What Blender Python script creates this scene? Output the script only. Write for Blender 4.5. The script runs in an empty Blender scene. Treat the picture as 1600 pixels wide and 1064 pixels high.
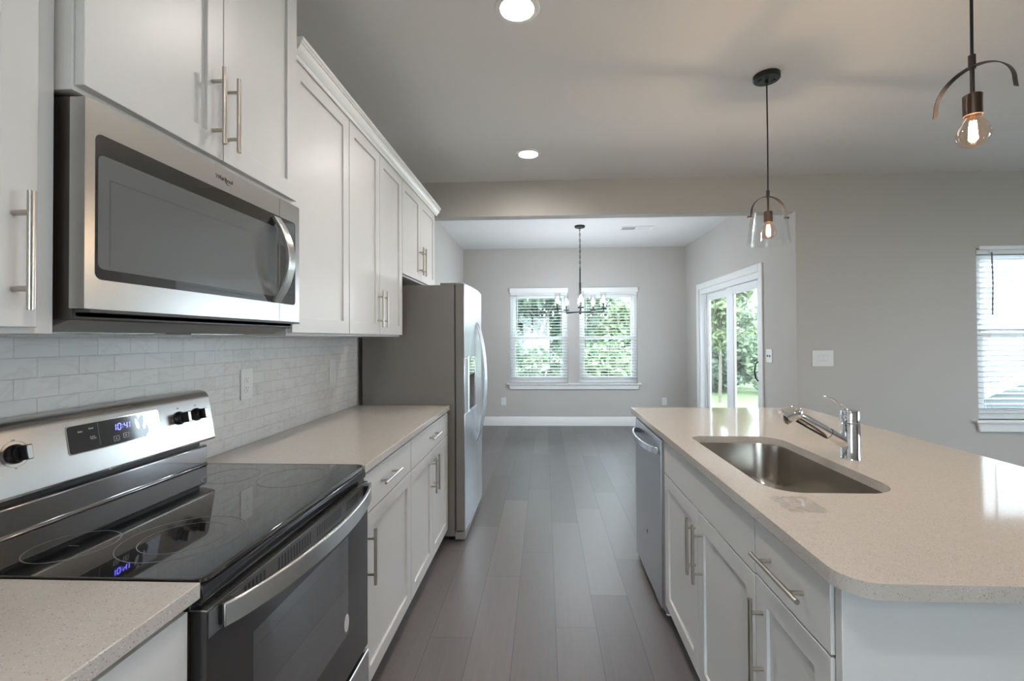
import bpy, bmesh, math, random
from mathutils import Vector, Matrix, Euler
random.seed(7)
S = bpy.context.scene
COL = S.collection
PI = math.pi

# ---------------------------------------------------------------- camera
cam_data = bpy.data.cameras.new('camera')
cam = bpy.data.objects.new('camera', cam_data); COL.objects.link(cam)
cam_data.sensor_fit = 'HORIZONTAL'; cam_data.sensor_width = 36.0
cam_data.lens = 714.343 * 36 / 1600
cam_data.shift_x = -(819.464 - 800) / 1600
cam_data.shift_y = (520.285 - 532) / 1600
cam_data.clip_start = 0.05; cam_data.clip_end = 500
_F = Vector((-0.04407719, 0.99896696, 0.01105548))
_R = Vector((0.99901098, 0.04413858, -0.00537178))
_U = Vector((0.0058542, -0.01080778, 0.99992446))
m = Matrix.Identity(4)
for i in range(3):
    m[i][0] = _R[i]; m[i][1] = _U[i]; m[i][2] = -_F[i]
m[2][3] = 1.35355
cam.matrix_world = m
S.camera = cam

# ---------------------------------------------------------------- world, sun, exposure
world = bpy.data.worlds.new('world'); S.world = world; world.use_nodes = True
wn = world.node_tree.nodes; wl = world.node_tree.links
bg = wn['Background']; bg.inputs['Color'].default_value = (0.74, 0.87, 1.0, 1); bg.inputs['Strength'].default_value = 6.5
sun_d = bpy.data.lights.new('sun', 'SUN'); sun_d.energy = 4.0; sun_d.angle = math.radians(12); sun_d.color = (1, 0.96, 0.88)
sun = bpy.data.objects.new('sun', sun_d); COL.objects.link(sun)
sun.rotation_euler = Euler((0, math.radians(-48), 0))
S.view_settings.view_transform = 'Standard'; S.view_settings.look = 'None'
S.view_settings.gamma = 1; S.view_settings.use_curve_mapping = False
S.view_settings.exposure = 1.10
CAN_E = 180.0          # radiance of the recessed lamp lenses
CANDLE_E = 275.0      # radiance of the lit chandelier bulbs
BULB_W = 8.0          # watts of each filament bulb

# ---------------------------------------------------------------- materials
def nmat(name):
    mt = bpy.data.materials.new(name); mt.use_nodes = True
    n = mt.node_tree.nodes; l = mt.node_tree.links
    return mt, n, l, n['Principled BSDF']

def mat(name, col, rough=0.5, metal=0.0, spec=0.5, noise=0.0, nscale=20.0, bump=0.0, coat=0.0):
    mt, n, l, b = nmat(name)
    b.inputs['Base Color'].default_value = (*col, 1)
    b.inputs['Roughness'].default_value = rough; b.inputs['Metallic'].default_value = metal
    b.inputs['Specular IOR Level'].default_value = spec
    b.inputs['Coat Weight'].default_value = coat
    if noise or bump:
        g = n.new('ShaderNodeNewGeometry'); t = n.new('ShaderNodeTexNoise')
        t.inputs['Scale'].default_value = nscale; t.inputs['Detail'].default_value = 4
        l.new(g.outputs['Position'], t.inputs['Vector'])
        if noise:
            r = n.new('ShaderNodeMapRange'); r.inputs['To Min'].default_value = 1 - noise; r.inputs['To Max'].default_value = 1 + noise
            l.new(t.outputs['Fac'], r.inputs['Value'])
            mx = n.new('ShaderNodeVectorMath'); mx.operation = 'SCALE'
            mx.inputs[0].default_value = col; l.new(r.outputs[0], mx.inputs['Scale'])
            l.new(mx.outputs[0], b.inputs['Base Color'])
        if bump:
            bp = n.new('ShaderNodeBump'); bp.inputs['Strength'].default_value = bump; bp.inputs['Distance'].default_value = 0.002
            l.new(t.outputs['Fac'], bp.inputs['Height']); l.new(bp.outputs[0], b.inputs['Normal'])
    return mt

def brushed(name, col, rough, axis='Y', var=0.006):
    """brushed metal: fine streaks along one world axis"""
    mt, n, l, b = nmat(name)
    b.inputs['Metallic'].default_value = 1.0
    b.inputs['Base Color'].default_value = (*col, 1)
    g = n.new('ShaderNodeNewGeometry'); mp = n.new('ShaderNodeMapping')
    sc = {'X': (3, 900, 900), 'Y': (900, 3, 900), 'Z': (900, 900, 3)}[axis]
    mp.inputs['Scale'].default_value = sc
    t = n.new('ShaderNodeTexNoise'); t.inputs['Scale'].default_value = 1.0; t.inputs['Detail'].default_value = 2
    r = n.new('ShaderNodeMapRange'); r.inputs['To Min'].default_value = rough - var; r.inputs['To Max'].default_value = rough + var
    l.new(g.outputs['Position'], mp.inputs['Vector']); l.new(mp.outputs[0], t.inputs['Vector'])
    l.new(t.outputs['Fac'], r.inputs['Value']); l.new(r.outputs[0], b.inputs['Roughness'])
    return mt

def clear_glass(name, tint=(1, 1, 1), refl=0.06, rough=0.0, edge=0.6):
    """thin clear glass: light passes straight, with a Fresnel-like sheen"""
    mt, n, l, b = nmat(name); n.remove(b)
    out = n['Material Output']
    tr = n.new('ShaderNodeBsdfTransparent'); tr.inputs[0].default_value = (*tint, 1)
    gl = n.new('ShaderNodeBsdfGlossy'); gl.inputs['Roughness'].default_value = rough
    lw = n.new('ShaderNodeLayerWeight'); lw.inputs['Blend'].default_value = 0.35
    r = n.new('ShaderNodeMapRange'); r.inputs['To Min'].default_value = refl; r.inputs['To Max'].default_value = edge
    pw = n.new('ShaderNodeMath'); pw.operation = 'POWER'; pw.inputs[1].default_value = 2.0
    mx = n.new('ShaderNodeMixShader')
    l.new(lw.outputs['Facing'], pw.inputs[0]); l.new(pw.outputs[0], r.inputs['Value'])
    l.new(r.outputs[0], mx.inputs[0]); l.new(tr.outputs[0], mx.inputs[1]); l.new(gl.outputs[0], mx.inputs[2])
    l.new(mx.outputs[0], out.inputs['Surface'])
    return mt

def emit(name, col, strength):
    mt, n, l, b = nmat(name)
    b.inputs['Base Color'].default_value = (*col, 1)
    b.inputs['Emission Color'].default_value = (*col, 1); b.inputs['Emission Strength'].default_value = strength
    return mt

def quartz():
    mt, n, l, b = nmat('speckled_quartz')
    g = n.new('ShaderNodeNewGeometry')
    base = (0.475, 0.436, 0.403)
    big = n.new('ShaderNodeTexNoise'); big.inputs['Scale'].default_value = 90; big.inputs['Detail'].default_value = 5
    l.new(g.outputs['Position'], big.inputs['Vector'])
    r1 = n.new('ShaderNodeValToRGB'); r1.color_ramp.elements[0].position = 0.3; r1.color_ramp.elements[1].position = 0.7
    r1.color_ramp.elements[0].color = (base[0]*.97, base[1]*.965, base[2]*.96, 1); r1.color_ramp.elements[1].color = (base[0]*1.02, base[1]*1.02, base[2]*1.02, 1)
    l.new(big.outputs['Fac'], r1.inputs[0])
    cur = r1.outputs[0]
    for sc, th, c, sd in ((165, 0.17, (0.25, 0.22, 0.19), 0), (230, 0.20, (0.29, 0.255, 0.22), 3.1), (190, 0.16, (0.68, 0.65, 0.62), 7.7)):
        mp = n.new('ShaderNodeMapping'); mp.inputs['Location'].default_value = (sd, sd*2, sd*3)
        v = n.new('ShaderNodeTexVoronoi'); v.inputs['Scale'].default_value = sc
        l.new(g.outputs['Position'], mp.inputs[0]); l.new(mp.outputs[0], v.inputs['Vector'])
        lt = n.new('ShaderNodeMath'); lt.operation = 'LESS_THAN'; lt.inputs[1].default_value = th
        l.new(v.outputs['Distance'], lt.inputs[0])
        # only some of the cells carry a fleck
        sep = n.new('ShaderNodeSeparateColor'); l.new(v.outputs['Color'], sep.inputs[0])
        gt = n.new('ShaderNodeMath'); gt.operation = 'GREATER_THAN'; gt.inputs[1].default_value = 0.55
        l.new(sep.outputs[0], gt.inputs[0])
        mu = n.new('ShaderNodeMath'); mu.operation = 'MULTIPLY'; l.new(lt.outputs[0], mu.inputs[0]); l.new(gt.outputs[0], mu.inputs[1])
        mx = n.new('ShaderNodeMix'); mx.data_type = 'RGBA'; l.new(mu.outputs[0], mx.inputs['Factor'])
        l.new(cur, mx.inputs['A']); mx.inputs['B'].default_value = (*c, 1)
        cur = mx.outputs['Result']
    l.new(cur, b.inputs['Base Color'])
    b.inputs['Roughness'].default_value = 0.07; b.inputs['Specular IOR Level'].default_value = 0.5
    return mt

def planks():
    mt, n, l, b = nmat('grey_oak_planks')
    def M(op, a, bb=None, c=None):
        k = n.new('ShaderNodeMath'); k.operation = op
        for i, v in enumerate((a, bb, c)):
            if v is None: continue
            if isinstance(v, (int, float)): k.inputs[i].default_value = v
            else: l.new(v, k.inputs[i])
        return k.outputs[0]
    g = n.new('ShaderNodeNewGeometry'); sp = n.new('ShaderNodeSeparateXYZ'); l.new(g.outputs['Position'], sp.inputs[0])
    W, L = 0.19, 1.22
    u = M('DIVIDE', M('ADD', sp.outputs[0], 0.146), W)
    k = M('FLOOR', u); fu = M('FRACT', u)
    wn_ = n.new('ShaderNodeTexWhiteNoise'); wn_.noise_dimensions = '1D'; l.new(M('ADD', k, 31.7), wn_.inputs['W'])
    off = wn_.outputs['Value']
    for kk, y in ((-2, 2.067), (-1, 2.606), (0, 2.90), (1, 2.158), (2, 2.433)):
        cmp = M('COMPARE', k, kk, 0.1); want = (y / L) % 1.0
        off = M('ADD', M('MULTIPLY', off, M('SUBTRACT', 1.0, cmp)), M('MULTIPLY', cmp, want))
    v = M('SUBTRACT', M('DIVIDE', sp.outputs[1], L), off)
    kv = M('FLOOR', v); fv = M('FRACT', v)
    du = M('MINIMUM', fu, M('SUBTRACT', 1.0, fu)); dv = M('MINIMUM', fv, M('SUBTRACT', 1.0, fv))
    seam = M('MAXIMUM', M('LESS_THAN', du, 0.0065), M('LESS_THAN', dv, 0.0011))
    cb = n.new('ShaderNodeCombineXYZ'); l.new(k, cb.inputs[0]); l.new(kv, cb.inputs[1])
    w2 = n.new('ShaderNodeTexWhiteNoise'); w2.noise_dimensions = '3D'; l.new(cb.outputs[0], w2.inputs['Vector'])
    tone = M('MULTIPLY_ADD', w2.outputs['Value'], 0.36, 0.82)
    # grain
    cg = n.new('ShaderNodeCombineXYZ')
    l.new(M('MULTIPLY', sp.outputs[0], 60.0), cg.inputs[0]); l.new(M('MULTIPLY', sp.outputs[1], 3.2), cg.inputs[1]); l.new(M('MULTIPLY', w2.outputs['Value'], 50.0), cg.inputs[2])
    t = n.new('ShaderNodeTexNoise'); t.inputs['Scale'].default_value = 1.0; t.inputs['Detail'].default_value = 6; t.inputs['Distortion'].default_value = 0.8
    l.new(cg.outputs[0], t.inputs['Vector'])
    grain = M('MULTIPLY_ADD', t.outputs['Fac'], 0.36, 0.82)
    val = M('MULTIPLY', M('MULTIPLY', tone, grain), M('SUBTRACT', 1.0, M('MULTIPLY', seam, 0.60)))
    mx = n.new('ShaderNodeVectorMath'); mx.operation = 'SCALE'; mx.inputs[0].default_value = (0.132, 0.119, 0.119); l.new(val, mx.inputs['Scale'])
    l.new(mx.outputs[0], b.inputs['Base Color'])
    l.new(M('MULTIPLY_ADD', t.outputs['Fac'], 0.18, 0.30), b.inputs['Roughness'])
    bp = n.new('ShaderNodeBump'); bp.inputs['Strength'].default_value = 0.25; bp.inputs['Distance'].default_value = 0.0015
    l.new(M('SUBTRACT', M('MULTIPLY', t.outputs['Fac'], 0.35), seam), bp.inputs['Height']); l.new(bp.outputs[0], b.inputs['Normal'])
    b.inputs['Specular IOR Level'].default_value = 0.55
    return mt

def marble_tile():
    mt, n, l, b = nmat('marble_subway_tile')
    g = n.new('ShaderNodeNewGeometry'); sp = n.new('ShaderNodeSeparateXYZ'); l.new(g.outputs['Position'], sp.inputs[0])
    ay = n.new('ShaderNodeMath'); ay.operation = 'ADD'; ay.inputs[1].default_value = 1.016*3 - 0.062; l.new(sp.outputs[1], ay.inputs[0])
    az = n.new('ShaderNodeMath'); az.operation = 'ADD'; az.inputs[1].default_value = -0.914; l.new(sp.outputs[2], az.inputs[0])
    cb = n.new('ShaderNodeCombineXYZ'); l.new(ay.outputs[0], cb.inputs[0]); l.new(az.outputs[0], cb.inputs[1])
    br = n.new('ShaderNodeTexBrick'); br.offset = 0.5; br.squash = 1.0
    br.inputs['Scale'].default_value = 1.0; br.inputs['Brick Width'].default_value = 0.1016; br.inputs['Row Height'].default_value = 0.0497
    br.inputs['Mortar Size'].default_value = 0.0013; br.inputs['Mortar Smooth'].default_value = 0.4; br.inputs['Bias'].default_value = 0.0
    br.inputs['Color1'].default_value = (0.72, 0.71, 0.70, 1); br.inputs['Color2'].default_value = (0.68, 0.665, 0.65, 1); br.inputs['Mortar'].default_value = (0.61, 0.595, 0.575, 1)
    l.new(cb.outputs[0], br.inputs['Vector'])
    # soft grey veins
    w = n.new('ShaderNodeTexNoise'); w.inputs['Scale'].default_value = 5; w.inputs['Detail'].default_value = 7; w.inputs['Distortion'].default_value = 1.6
    mp = n.new('ShaderNodeMapping'); mp.inputs['Scale'].default_value = (1, 1.0, 2.2); mp.inputs['Rotation'].default_value = (0.7, 0, 0)
    l.new(g.outputs['Position'], mp.inputs[0]); l.new(mp.outputs[0], w.inputs['Vector'])
    s1 = n.new('ShaderNodeMath'); s1.operation = 'SUBTRACT'; s1.inputs[1].default_value = 0.5; l.new(w.outputs['Fac'], s1.inputs[0])
    ab = n.new('ShaderNodeMath'); ab.operation = 'ABSOLUTE'; l.new(s1.outputs[0], ab.inputs[0])
    r = n.new('ShaderNodeMapRange'); r.inputs['From Min'].default_value = 0.0; r.inputs['From Max'].default_value = 0.045; r.inputs['To Min'].default_value = 0.92; r.inputs['To Max'].default_value = 1.0
    l.new(ab.outputs[0], r.inputs['Value'])
    vs = n.new('ShaderNodeVectorMath'); vs.operation = 'SCALE'; l.new(br.outputs['Color'], vs.inputs[0]); l.new(r.outputs[0], vs.inputs['Scale'])
    l.new(vs.outputs[0], b.inputs['Base Color'])
    b.inputs['Roughness'].default_value = 0.22
    inv = n.new('ShaderNodeMath'); inv.operation = 'SUBTRACT'; inv.inputs[0].default_value = 1.0; l.new(br.outputs['Fac'], inv.inputs[1])
    bp = n.new('ShaderNodeBump'); bp.inputs['Strength'].default_value = 0.6; bp.inputs['Distance'].default_value = 0.002
    l.new(inv.outputs[0], bp.inputs['Height']); l.new(bp.outputs[0], b.inputs['Normal'])
    return mt

def leafy(name, c1, c2):
    mt, n, l, b = nmat(name)
    g = n.new('ShaderNodeNewGeometry'); t = n.new('ShaderNodeTexNoise'); t.inputs['Scale'].default_value = 2.6; t.inputs['Detail'].default_value = 6
    l.new(g.outputs['Position'], t.inputs['Vector'])
    r = n.new('ShaderNodeValToRGB'); r.color_ramp.elements[0].position = 0.3; r.color_ramp.elements[1].position = 0.7
    r.color_ramp.elements[0].color = (*c1, 1); r.color_ramp.elements[1].color = (*c2, 1)
    l.new(t.outputs['Fac'], r.inputs[0]); l.new(r.outputs[0], b.inputs['Base Color'])
    b.inputs['Roughness'].default_value = 0.6
    tl = n.new('ShaderNodeBsdfTranslucent'); l.new(r.outputs[0], tl.inputs[0])
    mx = n.new('ShaderNodeMixShader'); mx.inputs[0].default_value = 0.35
    l.new(b.outputs[0], mx.inputs[1]); l.new(tl.outputs[0], mx.inputs[2]); l.new(mx.outputs[0], n['Material Output'].inputs['Surface'])
    return mt

def siding(name, col):
    mt, n, l, b = nmat(name)
    g = n.new('ShaderNodeNewGeometry'); sp = n.new('ShaderNodeSeparateXYZ'); l.new(g.outputs['Position'], sp.inputs[0])
    d = n.new('ShaderNodeMath'); d.operation = 'DIVIDE'; d.inputs[1].default_value = 0.13; l.new(sp.outputs[2], d.inputs[0])
    f = n.new('ShaderNodeMath'); f.operation = 'FRACT'; l.new(d.outputs[0], f.inputs[0])
    bp = n.new('ShaderNodeBump'); bp.inputs['Strength'].default_value = 1.0; bp.inputs['Distance'].default_value = 0.02
    l.new(f.outputs[0], bp.inputs['Height']); l.new(bp.outputs[0], b.inputs['Normal'])
    b.inputs['Base Color'].default_value = (*col, 1); b.inputs['Roughness'].default_value = 0.7
    return mt

MT = {}
MT['wall'] = mat('greige_wall_paint', (0.50, 0.478, 0.455), 0.85, bump=0.05, nscale=350, spec=0.2)
MT['ceiling'] = mat('ceiling_paint', (0.72, 0.71, 0.70), 0.9, bump=0.06, nscale=300, spec=0.15)
MT['trim'] = mat('white_trim_paint', (0.76, 0.76, 0.75), 0.4)
MT['cab'] = mat('white_cabinet_paint', (0.60, 0.592, 0.585), 0.36, spec=0.35)
MT['floor'] = planks()
MT['quartz'] = quartz()
MT['tile'] = marble_tile()
MT['steel'] = brushed('brushed_stainless', (0.58, 0.57, 0.555), 0.27, 'Y')
MT['steel_z'] = brushed('brushed_stainless_vertical', (0.66, 0.68, 0.72), 0.27, 'Z')
MT['sinksteel'] = brushed('sink_stainless', (0.50, 0.47, 0.43), 0.22, 'Y')
MT['nickel'] = brushed('brushed_nickel', (0.50, 0.46, 0.41), 0.30, 'Z', 0.05)
MT['chrome'] = mat('polished_chrome', (0.80, 0.80, 0.81), 0.06, 1.0)
MT['black'] = mat('black_plastic', (0.012, 0.012, 0.013), 0.32)
MT['darkgrey'] = mat('dark_grey_plastic', (0.05, 0.05, 0.05), 0.45)
MT['blackglass'] = mat('black_ceramic_glass', (0.010, 0.010, 0.011), 0.04, spec=1.0, coat=1.0)
MT['enamel'] = mat('black_enamel', (0.018, 0.018, 0.02), 0.10, spec=0.7)
MT['dooglass'] = mat('dark_door_glass', (0.030, 0.029, 0.029), 0.06, spec=0.7)
MT['mwdark'] = mat('microwave_side_enamel', (0.035, 0.028, 0.025), 0.30, noise=0.2, nscale=30)
MT['fridgeside'] = mat('grey_textured_fridge_side', (0.165, 0.15, 0.135), 0.5, bump=0.3, nscale=500)
MT['greyplastic'] = mat('grey_plastic', (0.22, 0.21, 0.20), 0.5)
MT['gasket'] = mat('dark_gasket', (0.05, 0.045, 0.04), 0.7)
MT['ring'] = mat('burner_ring_print', (0.16, 0.155, 0.15), 0.3)
MT['darksteel'] = mat('polished_dark_steel', (0.42, 0.42, 0.44), 0.10, 1.0)
MT['print'] = mat('pale_print', (0.60, 0.60, 0.60), 0.4)
MT['darkprint'] = mat('dark_print', (0.05, 0.05, 0.05), 0.4)
MT['ventgrey'] = mat('charcoal_vent_panel', (0.11, 0.11, 0.115), 0.4)
MT['film'] = mat('film_reflection_pale_blue', (0.70, 0.75, 0.88), 0.18, 0.7)  # bright reflection on the clear film put into a pale blue colour
MT['clock'] = emit('blue_clock_digits', (0.16, 0.16, 1.0), 1.8)
MT['sticker'] = mat('white_sticker', (0.72, 0.70, 0.72), 0.5)
MT['stickerprint'] = mat('violet_sticker_print', (0.34, 0.33, 0.42), 0.5)
MT['bronze'] = mat('dark_bronze', (0.050, 0.040, 0.036), 0.42, 0.6)
MT['socket'] = brushed('antique_brass_socket', (0.09, 0.065, 0.052), 0.36, 'Z')
MT['blackmetal'] = mat('matte_black_metal', (0.022, 0.026, 0.027), 0.42, 0.5)
MT['plate'] = mat('white_plate_plastic', (0.74, 0.735, 0.72), 0.35)
MT['slot'] = mat('dark_slot', (0.05, 0.05, 0.05), 0.6)
MT['blind'] = mat('white_blind_vinyl', (0.80, 0.81, 0.82), 0.45)
MT['wand'] = mat('grey_wand', (0.22, 0.22, 0.26), 0.3)
MT['vinyl'] = mat('white_window_vinyl', (0.80, 0.81, 0.82), 0.35)
MT['glass'] = clear_glass('window_glass', (0.97, 0.99, 0.98), 0.04)
MT['shade'] = clear_glass('clear_shade_glass', (0.985, 0.985, 0.985), 0.03, 0.02, 0.45)
MT['bulbglass'] = clear_glass('glow_tinted_bulb_glass', (1.0, 0.88, 0.77), 0.09, 0.0, 0.45)  # orange glow of the lit bulb put into the glass tint
MT['mwwindow'] = mat('microwave_window_glass', (0.135, 0.138, 0.14), 0.08, spec=0.9)
MT['ovenwindow'] = clear_glass('oven_window_glass', (0.35, 0.38, 0.42), 0.30, 0.03, 0.9)
MT['filament'] = emit('glowing_filament', (1.0, 0.72, 0.45), 22.0)
MT['coolbulb'] = emit('white_candle_bulb', (0.86, 0.93, 1.0), CANDLE_E)
MT['lens'] = emit('lamp_lens', (1.0, 0.95, 0.89), CAN_E)
_n = MT['lens'].node_tree.nodes; _l = MT['lens'].node_tree.links      # downlight optic: beam strongest straight down
_g = _n.new('ShaderNodeNewGeometry'); _d = _n.new('ShaderNodeVectorMath'); _d.operation = 'DOT_PRODUCT'
_l.new(_g.outputs['Incoming'], _d.inputs[0]); _l.new(_g.outputs['Normal'], _d.inputs[1])
_m = _n.new('ShaderNodeMath'); _m.operation = 'MULTIPLY'; _m.inputs[1].default_value = CAN_E; _m.use_clamp = False
_l.new(_d.outputs['Value'], _m.inputs[0]); _l.new(_m.outputs[0], _n['Principled BSDF'].inputs['Emission Strength'])
MT['grass'] = mat('lawn_grass', (0.125, 0.175, 0.070), 0.9, noise=0.3, nscale=3)
MT['concrete'] = mat('pale_concrete', (0.44, 0.405, 0.365), 0.9, noise=0.1, nscale=8)
MT['bark'] = mat('tree_bark', (0.16, 0.14, 0.12), 0.9, noise=0.3, nscale=15)
MT['leafa'] = leafy('leaves_mid_green', (0.085, 0.125, 0.070), (0.19, 0.25, 0.14))
MT['leafb'] = leafy('leaves_dark_green', (0.055, 0.090, 0.060), (0.125, 0.175, 0.11))
MT['leafc'] = leafy('leaves_light_green', (0.12, 0.17, 0.08), (0.25, 0.31, 0.16))
MT['roof'] = mat('grey_shingles', (0.05, 0.05, 0.056), 0.9, noise=0.25, nscale=6)
MT['sidea'] = siding('blue_grey_siding', (0.085, 0.092, 0.11))
MT['sideb'] = siding('pale_siding', (0.13, 0.13, 0.125))
MT['shadewin'] = mat('far_window_pane', (0.08, 0.09, 0.10), 0.1)
MT['paper'] = clear_glass('clear_plastic_film', (0.97, 0.97, 0.97), 0.06, 0.08, 0.5)
MT['hill'] = leafy('far_treeline', (0.04, 0.058, 0.052), (0.06, 0.076, 0.066))

# ---------------------------------------------------------------- mesh builder
class MB:
    def __init__(s): s.bm = bmesh.new()
    def face(s, pts):
        vs = [s.bm.verts.new(p) for p in pts]
        return s.bm.faces.new(vs)
    def box(s, x0, x1, y0, y1, z0, z1):
        if x0 > x1: x0, x1 = x1, x0
        if y0 > y1: y0, y1 = y1, y0
        if z0 > z1: z0, z1 = z1, z0
        r = bmesh.ops.create_cube(s.bm, size=1.0)
        for v in r['verts']:
            v.co = Vector(((x0+x1)/2 + v.co.x*(x1-x0), (y0+y1)/2 + v.co.y*(y1-y0), (z0+z1)/2 + v.co.z*(z1-z0)))
        return s
    def obox(s, c, ax, hs):
        """oriented box: centre, three unit axes, half sizes"""
        r = bmesh.ops.create_cube(s.bm, size=2.0)
        for v in r['verts']:
            o = v.co.copy(); v.co = Vector(c) + Vector(ax[0])*o.x*hs[0] + Vector(ax[1])*o.y*hs[1] + Vector(ax[2])*o.z*hs[2]
        return s
    def cyl(s, a, b, r0, r1=None, n=16, caps=True):
        a = Vector(a); b = Vector(b); r1 = r0 if r1 is None else r1
        d = (b - a).normalized(); u = d.orthogonal().normalized(); w = d.cross(u)
        A = [s.bm.verts.new(a + (u*math.cos(2*PI*i/n) + w*math.sin(2*PI*i/n))*r0) for i in range(n)]
        B = [s.bm.verts.new(b + (u*math.cos(2*PI*i/n) + w*math.sin(2*PI*i/n))*r1) for i in range(n)]
        for i in range(n): s.bm.faces.new((A[i], A[(i+1) % n], B[(i+1) % n], B[i]))
        if caps:
            s.bm.faces.new(A[::-1]); s.bm.faces.new(B)
        return s
    def tube(s, pts, r, n=10, closed=False):
        pts = [Vector(p) for p in pts]; N = len(pts); rings = []
        rr = r if isinstance(r, (list, tuple)) else [r]*N
        up = None
        for i, p in enumerate(pts):
            d = (pts[(i+1) % N] - pts[i-1]) if (closed or 0 < i < N-1) else (pts[1]-pts[0] if i == 0 else pts[-1]-pts[-2])
            d.normalize()
            if up is None: up = d.orthogonal().normalized()
            up = (up - d*up.dot(d)); up = up.normalized() if up.length > 1e-6 else d.orthogonal().normalized()
            w = d.cross(up)
            rings.append([s.bm.verts.new(p + (up*math.cos(2*PI*k/n) + w*math.sin(2*PI*k/n))*rr[i]) for k in range(n)])
        for i in range(N if closed else N-1):
            A, B = rings[i], rings[(i+1) % N]
            for k in range(n): s.bm.faces.new((A[k], A[(k+1) % n], B[(k+1) % n], B[k]))
        if not closed:
            s.bm.faces.new(rings[0][::-1]); s.bm.faces.new(rings[-1])
        return s
    def strap(s, pts, wdir, w, th):
        """flat strip following pts, wide along wdir, thick across"""
        pts = [Vector(p) for p in pts]; wd = Vector(wdir).normalized(); R = []
        for i, p in enumerate(pts):
            d = (pts[min(i+1, len(pts)-1)] - pts[max(i-1, 0)]).normalized(); nn = d.cross(wd).normalized()
            R.append([s.bm.verts.new(p + wd*a*w/2 + nn*b*th/2) for a, b in ((-1, -1), (1, -1), (1, 1), (-1, 1))])
        for A, B in zip(R, R[1:]):
            for k in range(4): s.bm.faces.new((A[k], A[(k+1) % 4], B[(k+1) % 4], B[k]))
        s.bm.faces.new(R[0][::-1]); s.bm.faces.new(R[-1])
        return s
    def lathe(s, prof, c=(0, 0, 0), axis=(0, 0, 1), n=32, close=False):
        """prof: list of (radius, height along axis)"""
        c = Vector(c); d = Vector(axis).normalized(); u = d.orthogonal().normalized(); w = d.cross(u); rings = []
        for r, h in prof:
            if r < 1e-6: rings.append([s.bm.verts.new(c + d*h)])
            else: rings.append([s.bm.verts.new(c + d*h + (u*math.cos(2*PI*i/n) + w*math.sin(2*PI*i/n))*r) for i in range(n)])
        if close: rings.append(rings[0])
        for A, B in zip(rings, rings[1:]):
            for i in range(n):
                j = (i+1) % n
                if len(A) == 1 and len(B) == 1: continue
                if len(A) == 1: s.bm.faces.new((A[0], B[j], B[i]))
                elif len(B) == 1: s.bm.faces.new((A[i], A[j], B[0]))
                else: s.bm.faces.new((A[i], A[j], B[j], B[i]))
        return s
    def prism(s, poly, axis, a, b):
        """extrude a 2-D polygon along axis ('X','Y','Z') from a to b"""
        def P(q, t):
            return {'X': (t, q[0], q[1]), 'Y': (q[0], t, q[1]), 'Z': (q[0], q[1], t)}[axis]
        A = [s.bm.verts.new(P(q, a)) for q in poly]; B = [s.bm.verts.new(P(q, b)) for q in poly]; n = len(poly)
        for i in range(n): s.bm.faces.new((A[i], A[(i+1) % n], B[(i+1) % n], B[i]))
        s.bm.faces.new(A[::-1]); s.bm.faces.new(B)
        return s
    def prism_hole(s, outer, inner, a, b):
        """Z slab with a hole (outer, inner: 2-D loops)"""
        for z, flip in ((a, True), (b, False)):
            bm2 = s.bm
            vo = [bm2.verts.new((x, y, z)) for x, y in outer]; vi = [bm2.verts.new((x, y, z)) for x, y in inner]
            es = [bm2.edges.new((vo[i], vo[(i+1) % len(vo)])) for i in range(len(vo))] + [bm2.edges.new((vi[i], vi[(i+1) % len(vi)])) for i in range(len(vi))]
            bmesh.ops.triangle_fill(bm2, use_beauty=True, use_dissolve=False, edges=es)
            if z == a: oa, ia = vo, vi
            else: ob_, ib = vo, vi
        for A, B in ((oa, ob_), (ia, ib)):
            n = len(A)
            for i in range(n): s.bm.faces.new((A[i], A[(i+1) % n], B[(i+1) % n], B[i]))
        return s

def obj(name, mb, mtl, parent=None, bevel=0.0, smooth=True, angle=35, seg=2):
    me = bpy.data.meshes.new(name)
    bm = mb.bm
    bmesh.ops.recalc_face_normals(bm, faces=bm.faces)
    if parent is not None:
        off = parent.get('_org'); off = Vector(off) if off is not None else Vector((0, 0, 0))
        if off.length: bmesh.ops.translate(bm, vec=-off, verts=bm.verts)
    bm.to_mesh(me); bm.free()
    o = bpy.data.objects.new(name, me); COL.objects.link(o)
    if isinstance(mtl, str): mtl = MT[mtl]
    me.materials.append(mtl)
    if smooth:
        me.shade_smooth(); me.set_sharp_from_angle(angle=math.radians(angle))
    if bevel:
        b = o.modifiers.new('bevel', 'BEVEL'); b.width = bevel; b.segments = seg; b.limit_method = 'ANGLE'; b.angle_limit = math.radians(30); b.harden_normals = False
    if parent is not None:
        o.parent = parent
        o['_org'] = list(off)
    return o

def thing(name, label, cat, loc=(0, 0, 0), group=None, kind=None):
    o = bpy.data.objects.new(name, None); COL.objects.link(o); o.empty_display_size = 0.05
    o.location = loc; o['_org'] = list(loc)
    if label: o['label'] = label
    if cat: o['category'] = cat
    if group: o['group'] = group
    if kind: o['kind'] = kind
    return o

def tag(o, label, cat, group=None, kind=None):
    if label: o['label'] = label
    if cat: o['category'] = cat
    if group: o['group'] = group
    if kind: o['kind'] = kind
    return o

def struct(name, mb, mtl, label=None, cat=None, **kw):
    o = obj(name, mb, mtl, **kw); o['kind'] = 'structure'
    if label: o['label'] = label
    if cat: o['category'] = cat
    return o

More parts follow.
